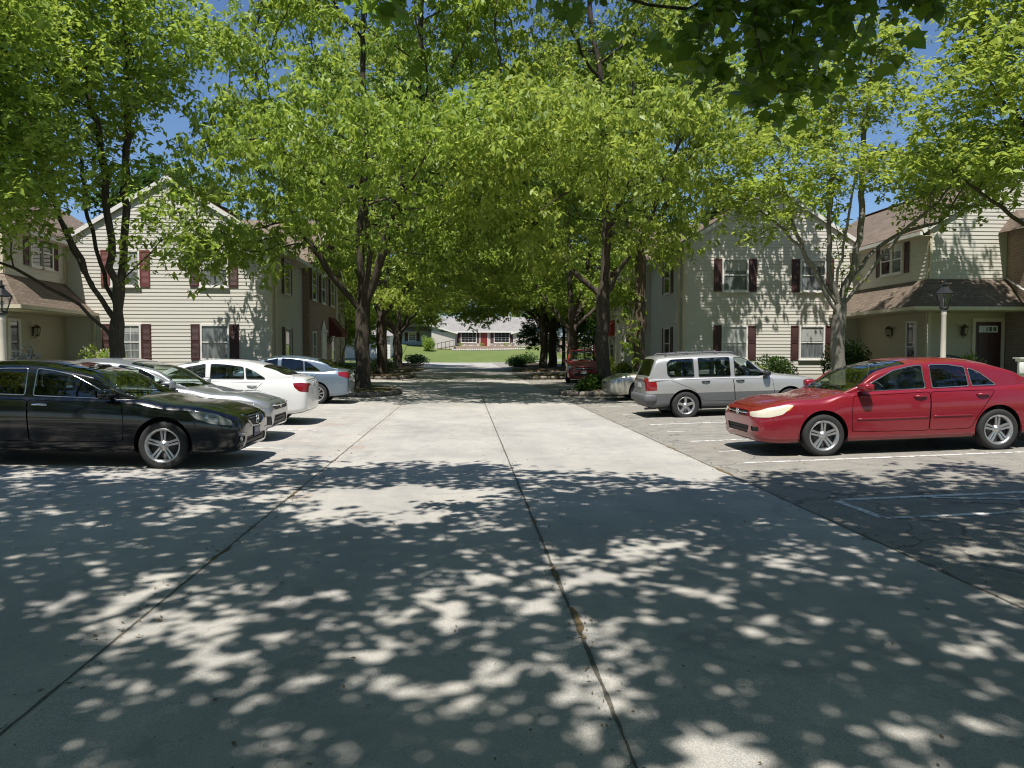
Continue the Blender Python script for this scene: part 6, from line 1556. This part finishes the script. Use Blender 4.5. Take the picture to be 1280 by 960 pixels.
make_car('parked_car', 'black sedan with chrome window line parked nose out on the left, nearest to the viewer', (-4.03, 10.36 + .91, gz(-4.05, 11.4) - .01), 0, dict(c, pitch=SL))
# --- silver grey saloon beside it
c = sedan(fo=.93, wb=2.70, ro=1.0, hw=.90, H=1.415, r=.32, hood=.88, nose=.68, belt=.93, trunk=1.06, cowl=-.46, wt=-1.5, peak=-1.95, rt=-2.75, rb=-3.45, A=-.62, Bp=-1.72, Cp=-2.45, Ce=-2.80)
c.update(paint=P_SILVER, trim=M['chrome'], style=(5, True, .03, .2, .02), handlemat=P_SILVER,
    insets=[('headlight', [(.90, .60), (.88, .655), (.62, .72), (.34, .75), (.42, .68), (.66, .62)], 'y', M['lens'], .002), ('grille', [(-.40, .565), (.40, .565), (.55, .665), (-.55, .665)], 'f', M['black_plastic'], -.006), ('lower_grille', [(-.50, .29), (.50, .29), (.42, .47), (-.42, .47)], 'f', M['black_plastic'], -.015), ('fog_recess', [(.54, .30), (.76, .32), (.76, .47), (.62, .46)], 'f', M['black_plastic'], -.01), ('fog_recess', [(-.54, .30), (-.76, .32), (-.76, .47), (-.62, .46)], 'f', M['black_plastic'], -.01)],
    extra=[chrome_bar([(-.56, .662), (-.3, .645), (0, .64), (.3, .645), (.56, .662)], .022), ring_badge(.635, .05, .045, 'H'), lamp_cores([(.66, .655), (.5, .69)], .045)])
make_car('parked_car', 'silver grey sedan parked nose out between the black sedan and the white one', (-4.33, 14.25, gz(-4.33, 14.25) - .01), 0, dict(c, pitch=SL))
# --- white saloon, tail towards the drive
c = sedan(fo=.90, wb=2.70, ro=.90, hw=.875, H=1.40, r=.315, hood=.915, nose=.68, belt=.955, trunk=1.08, cowl=-.25, wt=-1.25, peak=-1.75, rt=-2.62, rb=-3.22, A=-.50, Bp=-1.52, Cp=-2.30, Ce=-2.72, tailz=.98)
c.update(paint=P_WHITE, trim=M['black_plastic'], handlemat=P_WHITE,
    insets=[('headlight', [(.86, .60), (.84, .67), (.5, .76), (.42, .70)], 'y', M['lens'], .002), ('tail_light', [(-3.62, .73), (-3.62, .92), (-3.46, .94), (-3.30, .925), (-3.34, .83), (-3.44, .75)], 'y', M['tail'], .002)],
    extra=[plate(.80, -1), ring_badge(.93, .045, .04, 'H', -1)])
make_car('parked_car', 'white sedan parked tail out on the left with red tail lamps', (-7.0, 17.35, gz(-7.0, 17.35) - .01), math.pi, dict(c, pitch=-SL))
# --- silver blue saloon, tail towards the drive
c = sedan(fo=.93, wb=2.62, ro=.93, hw=.87, H=1.47, r=.315, hood=.93, nose=.68, belt=.965, trunk=1.10, cowl=-.25, wt=-1.2, peak=-1.65, rt=-2.60, rb=-3.15, A=-.48, Bp=-1.48, Cp=-2.22, Ce=-2.70, tailz=1.0)
c.update(paint=P_BLUE, trim=M['black_plastic'], handlemat=P_BLUE, style=(9, False, .034, 0, .02), glass=M['glass_tint'],
    insets=[('headlight', [(.86, .60), (.84, .67), (.5, .76), (.42, .70)], 'y', M['lens'], .002), ('tail_light', [(-3.56, .80), (-3.56, .98), (-3.40, 1.01), (-3.22, .985), (-3.26, .88)], 'y', M['tail'], .002)],
    extra=[plate(.82, -1)])
make_car('parked_car', 'pale silver blue sedan parked tail out on the left, farthest of that row', (-7.1, 23.37 + .87, gz(-7.1, 24.2) - .01), math.pi, dict(c, pitch=-SL))
# --- pale gold saloon on the right, mostly behind the wagon
c = sedan(fo=1.0, wb=2.76, ro=1.1, hw=.92, H=1.42, r=.32, hood=.90, nose=.70, belt=.94, trunk=1.02, cowl=-.55, wt=-1.6, peak=-2.1, rt=-2.8, rb=-3.5, A=-.7, Bp=-1.8, Cp=-2.5, Ce=-2.9)
c.update(paint=P_TAN, trim=M['black_plastic'], style=(7, False, .05, 0, .02), insets=[('headlight', [(.98, .62), (.97, .68), (.66, .74), (.56, .68), (.72, .63)], 'y', M['lens'], .002), ('grille', [(-.3, .58), (.3, .58), (.33, .65), (-.33, .65)], 'f', M['black_plastic'], -.01)], extra=[])
make_car('parked_car', 'pale gold sedan parked nose out on the right, half hidden behind the silver wagon', (5.75, 25.35, gz(5.75, 25.35) - .01), math.pi, dict(c, pitch=SL))

# --- silver wagon with grey cladding, tail towards the drive
def wagon(fo, wb, ro, hw, H, r, hood, nose, belt, cowl, wt, rt, rb, A, Bp, Cp, Ce, bump=.24, tailz=.98, slope=.3):
    c = sedan(fo=fo, wb=wb, ro=ro, hw=hw, H=H, r=r, hood=hood, nose=nose, belt=belt, trunk=belt + .05, cowl=cowl, wt=wt, rt=rt, rb=rb, A=A, Bp=Bp, Cp=Cp, Ce=Ce, tailz=tailz, bump=bump); tail = -(wb + ro)
    c['wagon'] = True; c['deck'] = [p for p in c['deck'] if p[0] > -wb + .1] + [(-wb, belt + .04), (tail + .35, belt + .04), (tail + .12, belt + .035), (tail + .03, belt + .01), (tail, belt - .06)]
    c['sh'] = [p for p in c['sh'] if p[0] > -wb + .1] + [(-wb, belt - .01), (tail + .15, belt - .01), (tail + .04, belt - .03), (tail, belt - .10)]
    g = c['gh']; g['rear'] = rb; g['rw'] = (rb + .03, rt - .07)
    g['roof'] = [p for p in g['roof'] if p[0] > -wb * .62] + [(-wb * .75, H - .008), (rt + .3, H - .025), (rt, H - .055), (rt - .05, H - .085), (rt - .05 - (rt - .05 - rb) * .5, (H - .085 + belt) / 2 + .03), (rb + .03, belt + .10), (rb, belt + .02)]
    g['belt'] = [(rb, belt - .03), (rb + .25, belt - .01), (-wb * .6, belt - .005), (A, belt - .03), (cowl, hood + .01)]
    g['width'] = [(rb, .83 * hw), (rb + .25, .895 * hw), (rb + .8, .925 * hw), (-1.2, .93 * hw), (cowl - .3, .91 * hw), (cowl, .84 * hw)]; g['lean'] = .22
    t = H - .125
    c['windows'] = [[(A - .03, belt - .005), (A - .28, belt + .17), (A - .52, t - .06), (A - .70, t - .01), (Bp + .06, t), (Bp + .055, belt + .015)], [(Bp - .05, belt + .015), (Bp - .05, t), (Cp + .05, t), (Cp + .05, belt + .02)], [(Cp - .07, belt + .02), (Cp - .07, t - .01), (Ce + .10, t - .02), (Ce, t - .10), (Ce, belt + .10), (Ce + .06, belt + .03)]]
    c['lids'] = c['lids'][:1]; c['hx'] = (Bp + .17, Cp + .2)
    return c
c = wagon(fo=.92, wb=2.60, ro=.93, hw=.87, H=1.60, r=.335, hood=1.02, nose=.80, belt=1.0, cowl=-.42, wt=-1.25, rt=-3.22, rb=-3.47, A=-.50, Bp=-1.42, Cp=-2.30, Ce=-3.02, bump=.27, tailz=1.0)
c.update(paint=P_WAGON, clad=.64, cladmat=M['grey_plastic'], trim=M['black_plastic'], handlemat=M['black_plastic'], mirrormat=M['black_plastic'], style=(5, False, .085, 0, .02), rear_glass=glass_mat('wagon_glass', (.42, .48, .47)), rimr=.205,
    insets=[('headlight', [(.88, .72), (.86, .82), (.5, .92), (.44, .84)], 'y', M['lens'], .002), ('tail_light', [(-3.56, .70), (-3.56, 1.06), (-3.30, 1.04), (-3.28, .72)], 'y', M['tail'], .002)],
    extra=[plate(.86, -1)])
def wagon_extras(car, S, G, c):
    for sg in (-1, 1):
        P = []
        for x in np.linspace(-1.35, -2.95, 9):
            h = G.bvh.ray_cast(Vector((x, sg * .56, 3)), Vector((0, 0, -1)))
            if h[0]: P.append(h[0] + Vector((0, 0, .05)))
        P = [P[0] + Vector((.08, 0, -.05))] + P + [P[-1] + Vector((-.08, 0, -.05))]; mb = MB(); mb.tube(P, .018, 7)
        for i in (3, 7): mb.tube([P[i], P[i] - Vector((0, 0, .06))], .02, 6)
        mb.obj('roof_rail', M['grey_plastic'], car)
    for x in (-1.75, -2.45):
        mb = MB(); h = G.bvh.ray_cast(Vector((x, 0, 3)), Vector((0, 0, -1)))[0].z + .055; mb.tube([(x, -.56, h - .03), (x, -.4, h), (x, .4, h), (x, .56, h - .03)], .016, 6); mb.obj('roof_bar', M['grey_plastic'], car)
    # tail lamp upper clear strip, bumper ledge, tow-side exhaust
    mb = MB(); tl = -(c['wb'] + c['ro']); mb.rbox((tl - .07, -.80, .42), (tl + .25, .80, .63), .06); mb.obj('rear_bumper', M['grey_plastic'], car)
    mb = MB(); mb.tube([(tl + .3, -.45, .27), (tl - .0, -.45, .26)], .028, 10); mb.obj('exhaust', M['alloy_dark'], car)
    mb = MB(); mb.rbox((tl - .02, -.30, .97), (tl + .06, .30, 1.0), .012); mb.obj('tailgate_handle', M['grey_plastic'], car)
c['extra'].append(wagon_extras)
make_car('parked_car', 'silver wagon with dark grey lower cladding and roof rails parked tail out on the right', (5.38 + 2.60, 18.07 + .87, gz(6.7, 18.9) - .01), 0, dict(c, pitch=-SL, cat='car'))
# --- red hatchback facing us from the second bay
c = wagon(fo=.88, wb=2.60, ro=.90, hw=.90, H=1.72, r=.33, hood=1.06, nose=.84, belt=1.08, cowl=-.35, wt=-1.2, rt=-3.0, rb=-3.40, A=-.45, Bp=-1.4, Cp=-2.3, Ce=-2.95, bump=.25, tailz=1.05)
c.update(paint=P_RED2, trim=M['black_plastic'], handlemat=P_RED2, insets=[('headlight', [(.86, .72), (.84, .84), (.5, .95), (.40, .86)], 'y', M['lens'], .002), ('grille', [(-.42, .68), (.42, .68), (.46, .80), (-.46, .80)], 'f', M['black_plastic'], -.01), ('lower_grille', [(-.5, .36), (.5, .36), (.44, .52), (-.44, .52)], 'f', M['black_plastic'], -.01)], extra=[chrome_bar([(-.44, .74), (0, .735), (.44, .74)], .018), plate(.56), wagon_extras][:2])
make_car('parked_car', 'bright red sport utility vehicle facing the viewer partly behind the right tree trunk', (6.15, 39.0, gz(6.15, 39.5) - .01), -math.pi / 2 - .12, dict(c))
# ------------------------------------------------------------------ light, sky, camera
ELEV, AZ = R(65), R(17)          # sun behind the viewer's left shoulder
d = Vector((math.sin(AZ) * math.cos(ELEV), math.cos(AZ) * math.cos(ELEV), -math.sin(ELEV)))
L = bpy.data.lights.new('sun', 'SUN'); L.energy = 4.9; L.angle = R(.53); L.color = (1, .96, .895)
lo = bpy.data.objects.new('sun', L); COL.objects.link(lo); lo.rotation_euler = d.to_track_quat('-Z', 'Y').to_euler(); lo.location = (-10, -20, 40)
W = bpy.data.worlds.new('World'); scene.world = W; W.use_nodes = True; nt = W.node_tree
bg = nt.nodes['Background']; sky = nt.nodes.new('ShaderNodeTexSky'); sky.sky_type = 'NISHITA'; sky.sun_disc = False
sky.sun_elevation = ELEV; sky.sun_rotation = math.pi + AZ; sky.air_density = 1.0; sky.dust_density = .3; sky.ozone_density = 2.5
mx = nt.nodes.new('ShaderNodeMix'); mx.data_type = 'RGBA'; mx.blend_type = 'MULTIPLY'; mx.inputs[0].default_value = 1; mx.inputs[7].default_value = (.80, .90, 1.04, 1); nt.links.new(sky.outputs[0], mx.inputs[6]); nt.links.new(mx.outputs[2], bg.inputs['Color']); bg.inputs['Strength'].default_value = .09
cam = bpy.data.cameras.new('camera'); cam.sensor_width = 36; cam.lens = 950 / 1280 * 36; cam.clip_end = 2000; cam.clip_start = .05
co = bpy.data.objects.new('camera', cam); COL.objects.link(co); co.location = (0, 0, 1.6); co.rotation_euler = (R(90) - math.atan(38 / 950), 0, -R(3.61)); scene.camera = co
scene.view_settings.view_transform = 'Standard'; scene.view_settings.look = 'None'; scene.view_settings.exposure = .40; scene.view_settings.gamma = 1; scene.view_settings.use_curve_mapping = False
cy = scene.cycles; cy.use_denoising = True; cy.denoising_prefilter = 'ACCURATE'; cy.denoising_input_passes = 'RGB_ALBEDO_NORMAL'; cy.filter_width = 1.15; cy.max_bounces = 6; cy.diffuse_bounces = 3; cy.glossy_bounces = 3; cy.transmission_bounces = 4; cy.transparent_max_bounces = 10; cy.caustics_reflective = False; cy.caustics_refractive = False; cy.sample_clamp_indirect = 6
